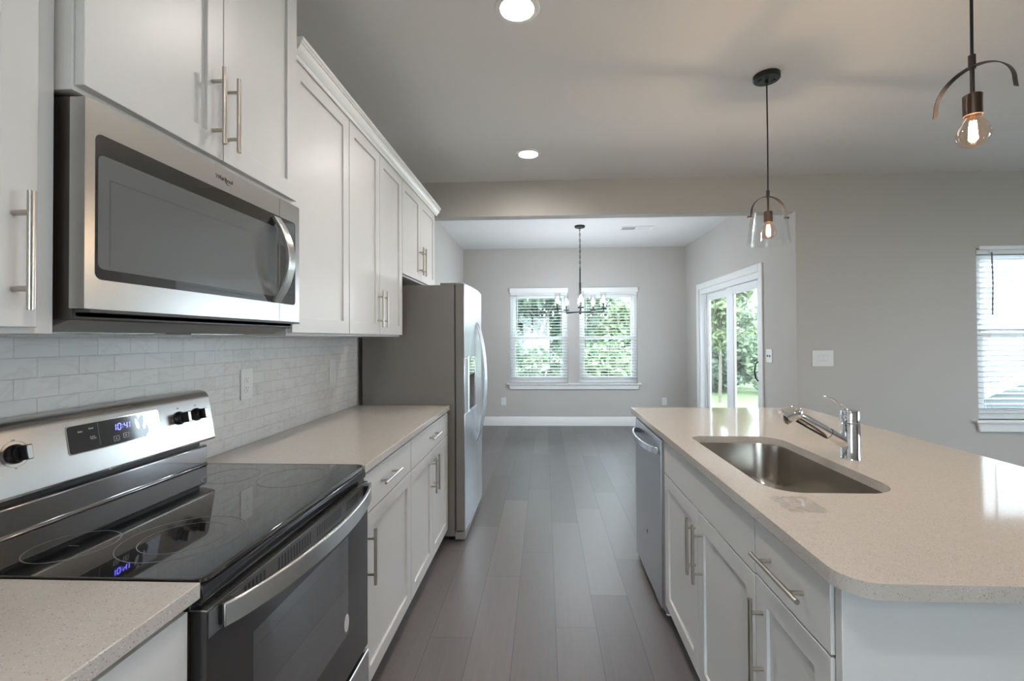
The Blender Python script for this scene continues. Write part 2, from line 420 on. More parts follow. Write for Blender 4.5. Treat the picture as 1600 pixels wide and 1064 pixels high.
def text_mb(txt, size, origin, xdir, ydir, depth=0.0006, shear=0.0, spacing=1.0):
    """lettering as a mesh: laid in the plane xdir/ydir with its lower left corner at origin"""
    cu = bpy.data.curves.new('lettering', 'FONT'); cu.body = txt; cu.size = size; cu.extrude = depth; cu.shear = shear; cu.space_character = spacing
    o = bpy.data.objects.new('lettering', cu); COL.objects.link(o)
    dg = bpy.context.evaluated_depsgraph_get(); dg.update()
    me = bpy.data.meshes.new_from_object(o.evaluated_get(dg))
    bpy.data.objects.remove(o); bpy.data.curves.remove(cu)
    mb = MB(); mb.bm.from_mesh(me); bpy.data.meshes.remove(me)
    X = Vector(xdir).normalized(); Y = Vector(ydir).normalized(); Z = X.cross(Y)
    for v in mb.bm.verts: v.co = Vector(origin) + X*v.co.x + Y*v.co.y + Z*v.co.z
    return mb

def rrect(x0, x1, y0, y1, r, n=6):
    """rounded rectangle loop; r may be four radii (x0y0, x1y0, x1y1, x0y1)"""
    rs = r if isinstance(r, (list, tuple)) else [r]*4
    out = []
    for (cx, cy, sx, sy, a0), rr in zip(((x0, y0, 1, 1, PI), (x1, y0, -1, 1, 1.5*PI), (x1, y1, -1, -1, 0), (x0, y1, 1, -1, .5*PI)), rs):
        if rr <= 0: out.append((cx, cy)); continue
        for i in range(n+1):
            a = a0 + i/n*PI/2
            out.append((cx + sx*rr + math.cos(a)*rr, cy + sy*rr + math.sin(a)*rr))
    return out

# ---------------------------------------------------------------- the room
XW = -1.262      # left wall
XN = 2.1626      # right wall of the dining nook
YB = 4.0251      # face of the header and of the living room wall
YF = 7.0807      # far wall
ZC = 2.743
XE, YR = 6.6, -3.4
T = 0.14

struct('floor', MB().box(XW-T, XE+T, YR-T, YF+T, -0.12, 0), 'floor', smooth=False)
mb = MB(); mb.box(XW-T, XE+T, YR-T, YB+T, ZC, ZC+.12); mb.box(XW-T, XN+T, YB+T, YF+T, ZC, ZC+.12)
struct('ceiling', mb, 'ceiling', smooth=False)
struct('wall_left', MB().box(XW-T, XW, YR-T, YF+T, 0, ZC), 'wall', smooth=False)
# far wall with two windows
W1 = (-0.535, 0.357, 0.655, 2.06); W2 = (0.535, 1.425, 0.655, 2.06)
mb = MB()
mb.box(XW, W1[0], YF, YF+T, 0, ZC); mb.box(W1[1], W2[0], YF, YF+T, 0, ZC); mb.box(W2[1], XN+T, YF, YF+T, 0, ZC)
for w in (W1, W2):
    mb.box(w[0], w[1], YF, YF+T, 0, w[2]); mb.box(w[0], w[1], YF, YF+T, w[3], ZC)
struct('wall_far', mb, 'wall', smooth=False)
# nook right wall with the sliding door
DY0, DY1, DZ = 4.69, 6.49, 2.015
mb = MB(); mb.box(XN, XN+T, YB+.12, DY0, 0, ZC); mb.box(XN, XN+T, DY1, YF, 0, ZC); mb.box(XN, XN+T, DY0, DY1, DZ, ZC)
struct('wall_nook', mb, 'wall', smooth=False)
# living room wall with a window, flush with the header over the nook opening
W3 = (3.648, 4.56, 0.645, 2.087)
mb = MB(); mb.box(XN, W3[0], YB, YB+.12, 0, ZC); mb.box(W3[1], XE, YB, YB+.12, 0, ZC)
mb.box(W3[0], W3[1], YB, YB+.12, 0, W3[2]); mb.box(W3[0], W3[1], YB, YB+.12, W3[3], ZC)
struct('wall_living', mb, 'wall', smooth=False)
struct('wall_header', MB().box(XW, XN, YB, YB+.12, 2.4325, ZC), 'wall', smooth=False)
# east and rear walls, each with an opening added for more daylight
W4 = (-0.6, 1.9, 0.5, 2.2)
mb = MB(); mb.box(XE, XE+T, YR, W4[0], 0, ZC); mb.box(XE, XE+T, W4[1], YB+.12, 0, ZC)
mb.box(XE, XE+T, W4[0], W4[1], 0, W4[2]); mb.box(XE, XE+T, W4[0], W4[1], W4[3], ZC)
struct('wall_right', mb, 'wall', smooth=False)
W5 = (-1.2, 0.25, 0.06, 2.2)  # rear opening added to send daylight along the aisle
mb = MB(); mb.box(XW, W5[0], YR-T, YR, 0, ZC); mb.box(W5[1], XE, YR-T, YR, 0, ZC)
mb.box(W5[0], W5[1], YR-T, YR, 0, W5[2]); mb.box(W5[0], W5[1], YR-T, YR, W5[3], ZC)
struct('wall_rear', mb, 'wall', smooth=False)

def base_prof(sgn=1):
    return [(0, 0), (0.015, 0), (0.015, 0.105), (0.011, 0.113), (0.011, 0.122), (0.006, 0.134), (0, 0.138)]
P = base_prof()
struct('baseboard_far', MB().prism([(YF - a, z) for a, z in P], 'X', XW, XN), 'trim')
mb = MB(); mb.prism([(XN - a, z) for a, z in P], 'Y', YB, DY0-.075); mb.prism([(XN - a, z) for a, z in P], 'Y', DY1+.075, YF-.016)
struct('baseboard_nook', mb, 'trim')
struct('baseboard_left', MB().prism([(XW + a, z) for a, z in P], 'Y', 4.0, YF-.016), 'trim')
struct('baseboard_living', MB().prism([(YB - a, z) for a, z in P], 'X', XN, XE), 'trim')

# ---------------------------------------------------------------- windows and blinds
def window(name, w, y_in, y_out, label=None):
    """single-hung white vinyl window set into a wall that runs along X; y_in is the room face"""
    x0, x1, z0, z1 = w
    fy0, fy1 = y_in + .055, y_in + .105
    mb = MB(); f = .045
    mb.box(x0, x0+f, fy0, fy1, z0, z1); mb.box(x1-f, x1, fy0, fy1, z0, z1)
    mb.box(x0+f, x1-f, fy0, fy1, z0, z0+f); mb.box(x0+f, x1-f, fy0, fy1, z1-f, z1)
    zm = z0 + (z1 - z0)*.495
    root = struct(name, mb, 'vinyl', bevel=.002); root['_org'] = [0, 0, 0]
    root['label'] = label; root['category'] = 'window'
    for nm, a, b, dy in (('upper_sash', zm-.02, z1-f, .018), ('lower_sash', z0+f, zm+.02, 0.0)):
        s = .042; g = MB(); yy0, yy1 = fy0+dy+.006, fy0+dy+.028
        g.box(x0+f, x0+f+s, yy0, yy1, a, b); g.box(x1-f-s, x1-f, yy0, yy1, a, b)
        g.box(x0+f+s, x1-f-s, yy0, yy1, a, a+s); g.box(x0+f+s, x1-f-s, yy0, yy1, b-s, b)
        sa = obj(nm, g, 'vinyl', root, bevel=.002)
        obj('pane', MB().box(x0+f+s, x1-f-s, (yy0+yy1)/2-.002, (yy0+yy1)/2+.002, a+s, b-s), 'glass', sa)
    return root

window('window_1', W1, YF, YF+T, 'white single-hung window in the dining nook, left of the pair')
window('window_2', W2, YF, YF+T, 'white single-hung window in the dining nook, right of the pair')
window('window_3', W3, YB-.02, YB+.12, 'white single-hung window in the living room wall')

def stool(name, x0, x1, yface, zt, zb, label):
    mb = MB(); mb.prism([(x0, 0), (x1, 0), (x1, 1), (x0, 1)], 'Z', 0, 1); mb.bm.clear()
    mb.box(x0, x1, yface-.045, yface+.06, zt-.022, zt)
    # apron with tapered returns
    A = [(x0+.028, zt-.022), (x1-.028, zt-.022), (x1-.045, zb), (x0+.045, zb)]
    mb.prism(A, 'Y', yface-.022, yface)
    return struct(name, mb, 'trim', label=label, cat='window sill', bevel=.003)
stool('trim_1', -0.585, 1.47, YF, 0.655, 0.563, 'white sill and apron under the two dining nook windows')
stool('trim_2', 3.60, 4.62, YB, 0.645, 0.547, 'white sill and apron under the living room window')

def blind(w, yf, label, group, zbot, pitch, tilt, vhead=.075, wandx=None, vex=.004):
    x0, x1, z0, z1 = w
    yc = yf - .012 + .03
    r = thing('window_blind', label, 'blind', ((x0+x1)/2, yc, z1), group)
    h = MB(); h.box(x0-vex, x1+vex, yf-.035, yf-.022, z1-.012, z1+vhead-.012)
    h.box(x0-vex, x0+.006, yf-.022, yf-.0005, z1-.0, z1+vhead-.012); h.box(x1-.006, x1+vex, yf-.022, yf-.0005, z1-.0, z1+vhead-.012)
    obj('valance', h, 'blind', r, bevel=.002)
    obj('headrail', MB().box(x0+.006, x1-.006, yf+.004, yf+.05, z1-.045, z1-.004), 'blind', r, bevel=.002)
    sl = MB(); z = z1 - .065; d = .025
    ct, st = math.cos(tilt), math.sin(tilt)
    while z > zbot + .03:
        c = Vector((0, yf+.028, z))
        for seg in range(1):
            # slightly crowned slat made of two flat halves
            a = Vector((0, -d*ct, -d*st)); b = Vector((0, d*ct, d*st)); n_ = Vector((0, -st, ct))
            pts = [c+a, c+n_*.0025, c+b]
            for p, q in zip(pts, pts[1:]):
                V = []
                for (pp, off) in ((p, -.0013), (q, -.0013), (q, .0013), (p, .0013)):
                    V.append(pp + n_*off)
                A = [sl.bm.verts.new((x0+.012, v.y, v.z)) for v in V]; B = [sl.bm.verts.new((x1-.012, v.y, v.z)) for v in V]
                for i in range(4): sl.bm.faces.new((A[i], A[(i+1) % 4], B[(i+1) % 4], B[i]))
                sl.bm.faces.new(A[::-1]); sl.bm.faces.new(B)
        z -= pitch
    obj('slats', sl, 'blind', r, smooth=False)
    obj('bottom_rail', MB().box(x0+.012, x1-.012, yf+.004, yf+.052, zbot, zbot+.018), 'blind', r, bevel=.003)
    for fx in (.12, .5, .88):
        cx = x0 + (x1-x0)*fx
        cmb = MB()
        for yy in (yf+.001, yf+.055): cmb.cyl((cx, yy, zbot+.01), (cx, yy, z1-.01), .0011, n=6)
        obj('ladder_cord', cmb, 'blind', r)
    if wandx is not None:
        wz0, wz1 = wandx[1], z1-.03
        obj('tilt_wand', MB().tube([(wandx[0], yf-.008, wz1), (wandx[0]+.002, yf-.012, (wz0+wz1)/2), (wandx[0]-.004, yf-.010, wz0)], .0055, 8), 'wand' if wandx[2] else 'blind', r)
    return r
blind(W1, YF, 'white slatted blind on the left window of the dining nook pair', 'dining nook blinds', .74, .0445, math.radians(4), wandx=(-.42, 1.5, False))
blind(W2, YF, 'white slatted blind on the right window of the dining nook pair, behind the chandelier', 'dining nook blinds', .74, .0445, math.radians(4), wandx=(.64, 1.5, False))
blind(W3, YB, 'white slatted blind with a dark tilt wand on the living room window', None, .70, .0445, math.radians(-22), vhead=.03, wandx=(3.77, 1.53, True), vex=.0)

# ---------------------------------------------------------------- sliding door
def slider():
    mb = MB(); c = .075
    def casing(y0, y1, z0, z1): mb.box(XN-.018, XN, y0, y1, z0, z1)
    casing(DY0-c, DY0+.006, 0, DZ+c); casing(DY1-.006, DY1+c, 0, DZ+c); casing(DY0+.006, DY1-.006, DZ-.006, DZ+c)
    root = struct('door_1', mb, 'trim', bevel=.005); root['_org'] = [0, 0, 0]
    root['label'] = 'white two-panel sliding glass patio door in the nook'; root['category'] = 'door'
    fr = MB(); f = .04
    fr.box(XN+.0, XN+T, DY0, DY0+f, 0, DZ); fr.box(XN, XN+T, DY1-f, DY1, 0, DZ); fr.box(XN, XN+T, DY0+f, DY1-f, DZ-f-.03, DZ); fr.box(XN, XN+T, DY0+f, DY1-f, 0, .035)
    fr.box(XN+.062, XN+.07, DY1-f-.04, DY1-f, .035, DZ-f-.03)
    obj('door_frame', fr, 'vinyl', root, bevel=.003)
    for nm, xa, ya, yb, sl, sr in (('sliding_panel', XN+.022, DY0+f, 5.60, .075, .19), ('fixed_panel', XN+.075, 5.55, DY1-f, .17, .09)):
        g = MB(); xb = xa+.038; za, zb = .04, DZ-f-.035
        g.box(xa, xb, ya, ya+sl, za, zb); g.box(xa, xb, yb-sr, yb, za, zb)
        g.box(xa, xb, ya+sl, yb-sr, za, za+.11); g.box(xa, xb, ya+sl, yb-sr, zb-.085, zb)
        # glazing beads
        for yy0, yy1 in ((ya+sl, ya+sl+.012), (yb-sr-.012, yb-sr)): g.box(xa+.008, xb-.008, yy0, yy1, za+.11, zb-.085)
        p = obj(nm, g, 'vinyl', root, bevel=.003)
        obj('pane', MB().box((xa+xb)/2-.003, (xa+xb)/2+.003, ya+sl+.008, yb-sr-.008, za+.105, zb-.08), 'glass', p)
        if nm == 'sliding_panel':
            pts = [(xa-.004, ya+.05, 1.10), (xa-.03, ya+.052, 1.075), (xa-.04, ya+.052, 1.0), (xa-.03, ya+.052, .93), (xa-.004, ya+.05, .90)]
            obj('handle', MB().tube(pts, .008, 8), 'black', p)
    return root
slider()

def fixed_glazing(name, axis, at, a0, a1, z0, z1, label, cat):
    """white frame with a middle mullion and clear panes in an added daylight opening"""
    def B(mb, u0, u1, t0, t1, b0, b1):
        if axis == 'X': mb.box(u0, u1, at+t0, at+t1, b0, b1)
        else: mb.box(at+t0, at+t1, u0, u1, b0, b1)
        return mb
    f = .06; um = (a0+a1)/2; mb = MB()
    for u in (a0, um-f/2, a1-f): B(mb, u, u+f, -.03, .03, z0, z1)
    for u0, u1 in ((a0+f, um-f/2), (um+f/2, a1-f)):
        B(mb, u0, u1, -.03, .03, z0, z0+f); B(mb, u0, u1, -.03, .03, z1-f, z1)
    root = struct(name, mb, 'vinyl', label=label, cat=cat, bevel=.002); root['_org'] = [0, 0, 0]
    for u0, u1 in ((a0+f, um-f/2), (um+f/2, a1-f)): obj('pane', B(MB(), u0, u1, -.003, .003, z0+f, z1-f), 'glass', root)
fixed_glazing('fill_door', 'X', YR-T/2, W5[0], W5[1], W5[2], W5[3], 'added white glazed opening behind the camera, letting fill daylight into the aisle', 'door')  # unseen glazing added so daylight fills the aisle
fixed_glazing('fill_window', 'Y', XE+T/2, W4[0], W4[1], W4[2], W4[3], 'added wide white window in the unseen side wall of the living room, for fill daylight', 'window')  # unseen window added to brighten the left wall with daylight

# ---------------------------------------------------------------- cabinet parts
def shaker(mb, xf, sx, y0, y1, z0, z1, th=.019, st=.057, rec=.009):
    """shaker door whose show face lies at xf and looks towards sx (+1 / -1)"""
    xb = xf - sx*th; xp = xf - sx*rec; bm = mb.bm
    O = [(y0, z0), (y1, z0), (y1, z1), (y0, z1)]; I = [(y0+st, z0+st), (y1-st, z0+st), (y1-st, z1-st), (y0+st, z1-st)]
    vo = [bm.verts.new((xf, *p)) for p in O]; vi = [bm.verts.new((xf, *p)) for p in I]; vp = [bm.verts.new((xp, *p)) for p in I]; vb = [bm.verts.new((xb, *p)) for p in O]
    for i in range(4):
        j = (i+1) % 4
        bm.faces.new((vo[i], vo[j], vi[j], vi[i])); bm.faces.new((vi[i], vi[j], vp[j], vp[i])); bm.faces.new((vo[j], vo[i], vb[i], vb[j]))
    bm.faces.new(vp); bm.faces.new(vb[::-1])
    return mb

def bar_pull(xf, sx, y, z, length, vert=True, r=.0058, out=.032, ins=.036):
    """bar pull standing on a face at xf; (y, z) is its middle"""
    mb = MB(); xo = xf + sx*out; h = length/2; k = h - ins
    if vert:
        mb.cyl((xo, y, z-h), (xo, y, z+h), r, n=14)
        for q in (-k, k): mb.cyl((xf, y, z+q), (xo, y, z+q), r*.85, n=12)
    else:
        mb.cyl((xo, y-h, z), (xo, y+h, z), r, n=14)
        for q in (-k, k): mb.cyl((xf, y+q, z), (xo, y+q, z), r*.85, n=12)
    return mb

def add_door(root, xf, sx, y0, y1, z0, z1, pull=None, name='door'):
    d = obj(name, shaker(MB(), xf, sx, y0, y1, z0, z1), 'cab', root, bevel=.0012)
    if pull: obj('handle', bar_pull(xf, sx, *pull), 'nickel', d)
    return d
def add_slab(root, xf, sx, y0, y1, z0, z1, pull=None, name='drawer'):
    d = obj(name, MB().box(xf-sx*.019, xf, y0, y1, z0, z1), 'cab', root, bevel=.0015)
    if pull: obj('handle', bar_pull(xf, sx, *pull), 'nickel', d)
    return d

XU = -0.891; UB = XU-.0195    # upper door faces, cabinet box fronts
def upper(name, label, y0, y1, z0, z1, xf=XU):
    r = thing(name, label, 'cabinet', (XW, (y0+y1)/2, z0))
    mb = MB(); mb.box(XW+.001, xf-.0195, y0, y1, z0, z1)
    obj('body', mb, 'cab', r, bevel=.001)
    return r
g = .0015
r = upper('wall_cabinet', 'white upper cabinet at the left edge of the picture, left of the microwave', -.05, .8075, 1.366, 2.41)
add_door(r, XU, 1, .385, .765, 1.377, 2.362, (.728, 1.505, .20)); add_door(r, XU, 1, -.03, .380, 1.377, 2.362)
XO = -.858
r = upper('wall_cabinet', 'deep white upper cabinet above the microwave with two doors and bar handles', .809, 1.571, 1.822, ZC-.02, XO)
add_door(r, XO, 1, .813, 1.1830, 1.832, 2.60, (1.1445, 1.961, .20)); add_door(r, XO, 1, 1.1855, 1.548, 1.832, 2.60, (1.201, 1.961, .20))
r = upper('wall_cabinet', 'tall white single-door upper cabinet directly right of the microwave', 1.5725, 2.052, 1.366, 2.41)
add_door(r, XU, 1, 1.578, 2.0495, 1.377, 2.362)
r = upper('wall_cabinet', 'white double-door upper cabinet beside the fridge, low bar handles in the middle', 2.0525, 2.831, 1.366, 2.41)
add_door(r, XU, 1, 2.0555, 2.4400, 1.377, 2.362, (2.408, 1.515, .20)); add_door(r, XU, 1, 2.4430, 2.8285, 1.377, 2.362, (2.474, 1.515, .20))
r = upper('wall_cabinet', 'short white double-door upper cabinet above the fridge', 2.8315, 3.685, 1.755, 2.41)
add_door(r, XU, 1, 2.8345, 3.2570, 1.766, 2.362, (3.222, 1.905, .20)); add_door(r, XU, 1, 3.2600, 3.682, 1.766, 2.362, (3.292, 1.905, .20))

def crown_prof(x, z):
    """crown moulding section, foot at (x, z) on the cabinet front"""
    q = [(0, 0), (.006, 0), (.009, .006), (.009, .012), (.014, .016), (.022, .024), (.029, .034), (.031, .044), (.036, .046), (.036, .052), (.041, .055), (.041, .066), (0, .066)]
    return [(x+a, z+b) for a, b in q]
r = thing('crown_molding', 'white stepped crown molding along the top of the upper cabinets right of the microwave', 'molding', (UB, 1.6, 2.362))
mb = MB(); mb.prism(crown_prof(XU+.001, 2.362), 'Y', 1.5735, 3.73)
mb.box(UB, XU+.002, 1.5735, 3.6845, 2.4105, 2.426)
obj('front_run', mb, 'trim', r)
mb = MB(); mb.prism([(3.6862 + (a - XU), b) for a, b in crown_prof(XU, 2.362)], 'X', XW+.002, XU+.0005)
obj('end_return', mb, 'trim', r)

# base cabinets on the left
XC = -.6267; XD = -.640
def base_left(label, y0, y1):
    r = thing('base_cabinet', label, 'cabinet', (XW, (y0+y1)/2, 0))
    mb = MB(); mb.box(XW+.001, XD-.0195, y0, y1, .102, .883); mb.box(XW+.02, XD-.075, y0, y1, 0.0005, .102)
    obj('body', mb, 'cab', r, bevel=.001)
    return r
r = base_left('white base cabinet under the near-left countertop, close to the camera', -.60, .7965)
add_slab(r, XD, 1, .30, .795, .728, .868); add_door(r, XD, 1, .30, .795, .112, .723); add_slab(r, XD, 1, -.59, .295, .728, .868); add_door(r, XD, 1, -.59, .295, .112, .723)
r = base_left('white base cabinet right of the range with one drawer and one door', 1.5735, 2.160)
add_slab(r, XD, 1, 1.592, 2.1575, .725, .868, (1.826, .803, .20, False)); add_door(r, XD, 1, 1.592, 2.1575, .106, .720, (1.617, .576, .20))
r = base_left('white base cabinet beside the fridge with one drawer above two doors', 2.1605, 2.995)
add_slab(r, XD, 1, 2.1635, 2.985, .725, .868, (2.58, .803, .20, False))
add_door(r, XD, 1, 2.1635, 2.5725, .106, .720, (2.540, .590, .20)); add_door(r, XD, 1, 2.5755, 2.985, .106, .720, (2.608, .590, .20))

def slab_edge(poly, z0, z1): return MB().prism(poly, 'Z', z0, z1)
tag(obj('countertop', slab_edge([(-1.2535, -.9), (XC, -.9), (XC, .8085), (-1.2535, .8085)], .884, .9135), 'quartz', bevel=.002), 'speckled beige quartz countertop left of the range, nearest the camera', 'countertop')
tag(obj('countertop', slab_edge([(-1.2535, 1.5725), (XC, 1.5725), (XC, 2.995), (-1.2535, 2.995)], .884, .9135), 'quartz', bevel=.002), 'beige quartz countertop between the range and the fridge', 'countertop')
struct('trim_3', MB().box(XW, -1.2545, -.9, 3.0, .905, 1.372), 'tile', label='white marble subway tile backsplash above the left countertops', cat='backsplash', smooth=False)

# ---------------------------------------------------------------- range
def kitchen_range():
    Y0, Y1 = .8115, 1.5685
    r = thing('range', 'stainless and black glass electric range between the two left countertops', 'range', (-.93, 1.19, 0))
    # body with an open oven cavity
    b = MB(); xb, xf = -1.24, -.650
    b.box(xb, xf, Y0, Y0+.03, .03, .895); b.box(xb, xf, Y1-.03, Y1, .03, .895); b.box(xb, -1.17, Y0+.03, Y1-.03, .03, .895)
    b.box(-1.17, xf, Y0+.03, Y1-.03, .03, .33); b.box(-1.17, xf, Y0+.03, Y1-.03, .78, .895)
    for yy in (Y0+.06, Y1-.06):
        for xx in (-1.18, -.72): b.cyl((xx, yy, 0), (xx, yy, .035), .018, n=10)
    obj('body', b, 'enamel', r, bevel=.003)
    rk = MB()
    for zz in (.47,):
        rk.tube([(-.70, .86, zz), (-.70, 1.52, zz)], .0035, 8); rk.tube([(-1.12, .86, zz), (-1.12, 1.52, zz)], .0035, 8)
        for i in range(12): rk.tube([(-.70, .88+i*.056, zz), (-1.12, .88+i*.056, zz)], .002, 6)
    obj('oven_rack', rk, 'chrome', r)
    # cooktop
    ct = obj('cooktop', MB().prism(rrect(-1.186, -.6275, Y0, Y1, [.004, .028, .028, .004]), 'Z', .9045, .9165), 'blackglass', r, bevel=.002)
    for nm, cx, cy, rads in (('rear_ring', -1.005, .935, (.077,)), ('front_ring', -.80, .985, (.118, .082)), ('rear_ring', -1.005, 1.43, (.08,)), ('front_ring', -.80, 1.42, (.10,))):
        mb = MB()
        for R in rads:
            mb.lathe([(R-.0008, .9167), (R+.0008, .9167), (R+.0008, .91685), (R-.0008, .91685)], (cx, cy, 0), n=72, close=True)
        mb.box(cx-.012, cx+.012, cy-.0006, cy+.0006, .9167, .91685) if nm == 'rear_ring' else None
        obj('burner_ring', mb, 'ring', ct)
    # thin metal rim of the glass and the front trim
    lp = rrect(-1.188, -.6255, Y0-.0005, Y1+.0005, [.004, .03, .03, .004]); rim = [Vector((x, y, .9155)) for x, y in lp]
    obj('rim', MB().tube(rim, .0018, 6, closed=True), 'bronze', ct)
    ft = [(-.66, .868), (-.634, .868), (-.626, .874), (-.6245, .886), (-.627, .899), (-.634, .9035), (-.66, .9035)]
    obj('front_trim', MB().prism(ft, 'Y', Y0, Y1), 'enamel', r, bevel=.001)
    # rear upstand
    us = [(-1.245, .90), (-1.187, .90), (-1.187, .918), (-1.1905, .922), (-1.1905, .980), (-1.195, .986), (-1.245, .986)]
    obj('upstand', MB().prism(us, 'Y', Y0+.004, Y1-.004), 'darksteel', r, bevel=.002)
    obj('upstand_gap', MB().box(-1.245, -1.205, Y0+.02, Y1-.02, .98, 1.03), 'black', r)
    # control console
    A = Vector((-1.162, 0, 1.011)); B = Vector((-1.1855, 0, 1.150))
    fu = (B - A).normalized(); fn = Vector((fu.z, 0, -fu.x))
    prof = [(-1.248, 1.0), (-1.20, 1.0), (-1.166, 1.006), (A.x, A.z), (B.x, B.z), (-1.189, 1.159), (-1.195, 1.167), (-1.205, 1.173), (-1.218, 1.1765), (-1.235, 1.176), (-1.248, 1.170)]
    con = obj('control_panel', MB().prism(prof, 'Y', Y0, Y1), 'steel', r, bevel=.006, seg=3)
    def F(y, s, off=0.0): return Vector((A.x, y, A.z)) + fu*s + fn*off
    s0, s1 = .060, .129
    fr = MB(); lp = rrect(1.080, 1.347, s0, s1, .006); 
    # display bezel and face
    fr.bm.faces.ensure_lookup_table()
    def plate(lp, o0, o1):
        q = MB(); n = len(lp); a = [q.bm.verts.new(F(y, s, o0)) for y, s in lp]; b_ = [q.bm.verts.new(F(y, s, o1)) for y, s in lp]
        for i in range(n): q.bm.faces.new((a[i], a[(i+1) % n], b_[(i+1) % n], b_[i]))
        q.bm.faces.new(a[::-1]); q.bm.faces.new(b_); return q
    obj('display_bezel', plate(rrect(1.0785, 1.3485, s0-.0025, s1+.0025, .008), -.004, .0012), 'chrome', con)
    obj('display', plate(rrect(1.081, 1.346, s0, s1, .006), -.003, .0020), 'dooglass', con)
    film = [(1.2725, .128), (1.3455, .128), (1.3455, .061), (1.297, .061), (1.296, .066), (1.303, .070), (1.307, .078), (1.305, .092), (1.300, .096), (1.297, .088), (1.291, .082), (1.288, .094), (1.293, .104), (1.294, .120), (1.288, .127), (1.280, .120), (1.278, .114)]
    obj('protective_film', plate(film[::-1], .0022, .0025), 'film', con)
    obj('protective_film', plate([(1.267, .118), (1.272, .116), (1.277, .102), (1.278, .092), (1.274, .086), (1.268, .092), (1.2655, .106)], .0022, .0025), 'film', con)
    # clock digits, seven segments: 10:41
    dg = MB()
    def seg(y, s, w, h, on):
        t = .0022
        segs = {'a': (0, h, w, h), 'b': (w, h/2, w, h), 'c': (w, 0, w, h/2), 'd': (0, 0, w, 0), 'e': (0, 0, 0, h/2), 'f': (0, h/2, 0, h), 'g': (0, h/2, w, h/2)}
        for k in on:
            y0, z0, y1, z1 = segs[k]; sl = .12
            p0 = (y + y0 + z0*sl, s + z0); p1 = (y + y1 + z1*sl, s + z1)
            c = F((p0[0]+p1[0])/2, (p0[1]+p1[1])/2, .0024); d = (F(*p1) - F(*p0)); L = d.length/2; d.normalize()
            dg.obox(c, (d, fn.cross(d), fn), (max(L-.0008, .0008), t/2, .0003))
    h = .0165; w = .0085; ys = 1.2035; ss = .097
    seg(ys-.006, ss, w, h, 'bc'); seg(ys+.0085, ss, w, h, 'abcdef'); seg(ys+.0275, ss, w, h, 'fgbc'); seg(ys+.036, ss, w, h, 'bc')
    for q in (.005, .011): dg.obox(F(ys+.0235, ss+q, .0024), (Vector((0, 1, 0)), fu, fn), (.001, .001, .0003))
    obj('clock_digits', dg, 'clock', con)
    Yv = Vector((0, 1, 0)); ic = None
    def outline(y0, y1, a, b):
        nonlocal ic
        ic = MB(); t = .0005
        for (ya, sa, yb, sb) in ((y0, a, y1, a), (y0, b, y1, b), (y0, a, y0, b), (y1, a, y1, b)):
            c = F((ya+yb)/2, (sa+sb)/2, .0023)
            ic.obox(c, (Yv, fu, fn), (abs(yb-ya)/2+t, abs(sb-sa)/2+t, .0002))
    outline(1.197, 1.212, .069, .081)
    tri = [F(1.2025, .0725, .0024), F(1.2025, .0775, .0024), F(1.207, .075, .0024)]
    ic.face(tri); obj('start_icon', ic, 'print', con, smooth=False)
    outline(1.226, 1.241, .072, .084); ic.obox(F(1.2335, .078, .0023), (Yv, fu, fn), (.0018, .0018, .0002)); obj('cancel_icon', ic, 'print', con, smooth=False)
    obj('divider_line', MB().obox(F(1.158, .098, .0023), (Yv, fu, fn), (.0003, .030, .0002)), 'greyplastic', con, smooth=False)
    for txt, y, s in (('Bake', 1.105, .110), ('Broil', 1.1335, .1135), ('Keep', 1.134, .092), ('Warm', 1.134, .087)):
        obj('lettering', text_mb(txt, .0062, F(y, s, .0022), Yv, fu, .0002), 'print', con, smooth=False)
    # knobs
    def knob(y, s, ring=False):
        k = MB(); c = F(y, s, 0)
        k.lathe([(0, 0), (.0215, 0), (.0215, .004), (.019, .0065), (.0165, .010), (.016, .016), (0, .016)], c, fn, 32)
        k.obox(c + fn*.022, (fu, Yv, fn), (.0165, .0062, .014))
        o = obj('knob', k, 'black', con, bevel=.0012)
        obj('knob_cap', MB().obox(c + fn*.0355, (fu, Yv, fn), (.0150, .0050, .0009)), 'steel', o, bevel=.0004)
        if ring:
            mb = MB(); mb.lathe([(.0285, .0002), (.0290, .0002), (.0290, .0004), (.0285, .0004)], c, fn, 64, close=True)
            obj('dial_mark', mb, 'darkprint', con)
        for sgn, tx in ((1, 'OFF'), (-1, 'HI')):
            obj('lettering', text_mb(tx, .0050, F(y-.005, s+sgn*.031-.002, .0003), Yv, fu, .0001), 'darkprint', con, smooth=False)
    knob(.885, .092); knob(.968, .092, True); knob(1.425, .092); knob(1.498, .092)
    # oven door
    xd = -.618
    d = MB(); d.box(-.648, xd, Y0, Y1, .300, .857)
    # top third is an opaque rail; cut the window out by building a frame
    d.bm.clear()
    wy0, wy1, wz0, wz1 = .945, 1.412, .435, .737
    d.box(-.648, xd, Y0, wy0, .300, .857); d.box(-.648, xd, wy1, Y1, .300, .857); d.box(-.648, xd, wy0, wy1, .300, wz0); d.box(-.648, xd, wy0, wy1, wz1, .857)
    door = obj('oven_door', d, 'dooglass', r)
    obj('door_window', MB().box(-.632, xd+.0002, wy0, wy1, wz0, wz1), 'ovenwindow', door)
    obj('top_rail', MB().box(-.650, xd+.001, Y0, Y1, .8575, .8605), 'steel', door)
    vp = obj('vent_panel', MB().box(xd-.001, xd+.0008, Y0+.005, Y1-.005, .806, .855), 'ventgrey', door)
    for cnt, st in ((6, .915), (12, 1.035), (12, 1.215), (7, 1.400)):
        vs = MB()
        for i in range(cnt): vs.box(xd-.001, xd+.0012, st + i*.0128, st + i*.0128+.0062, .818, .848)
        obj('vent_slot_row', vs, 'black', vp, smooth=False)
    hp = []
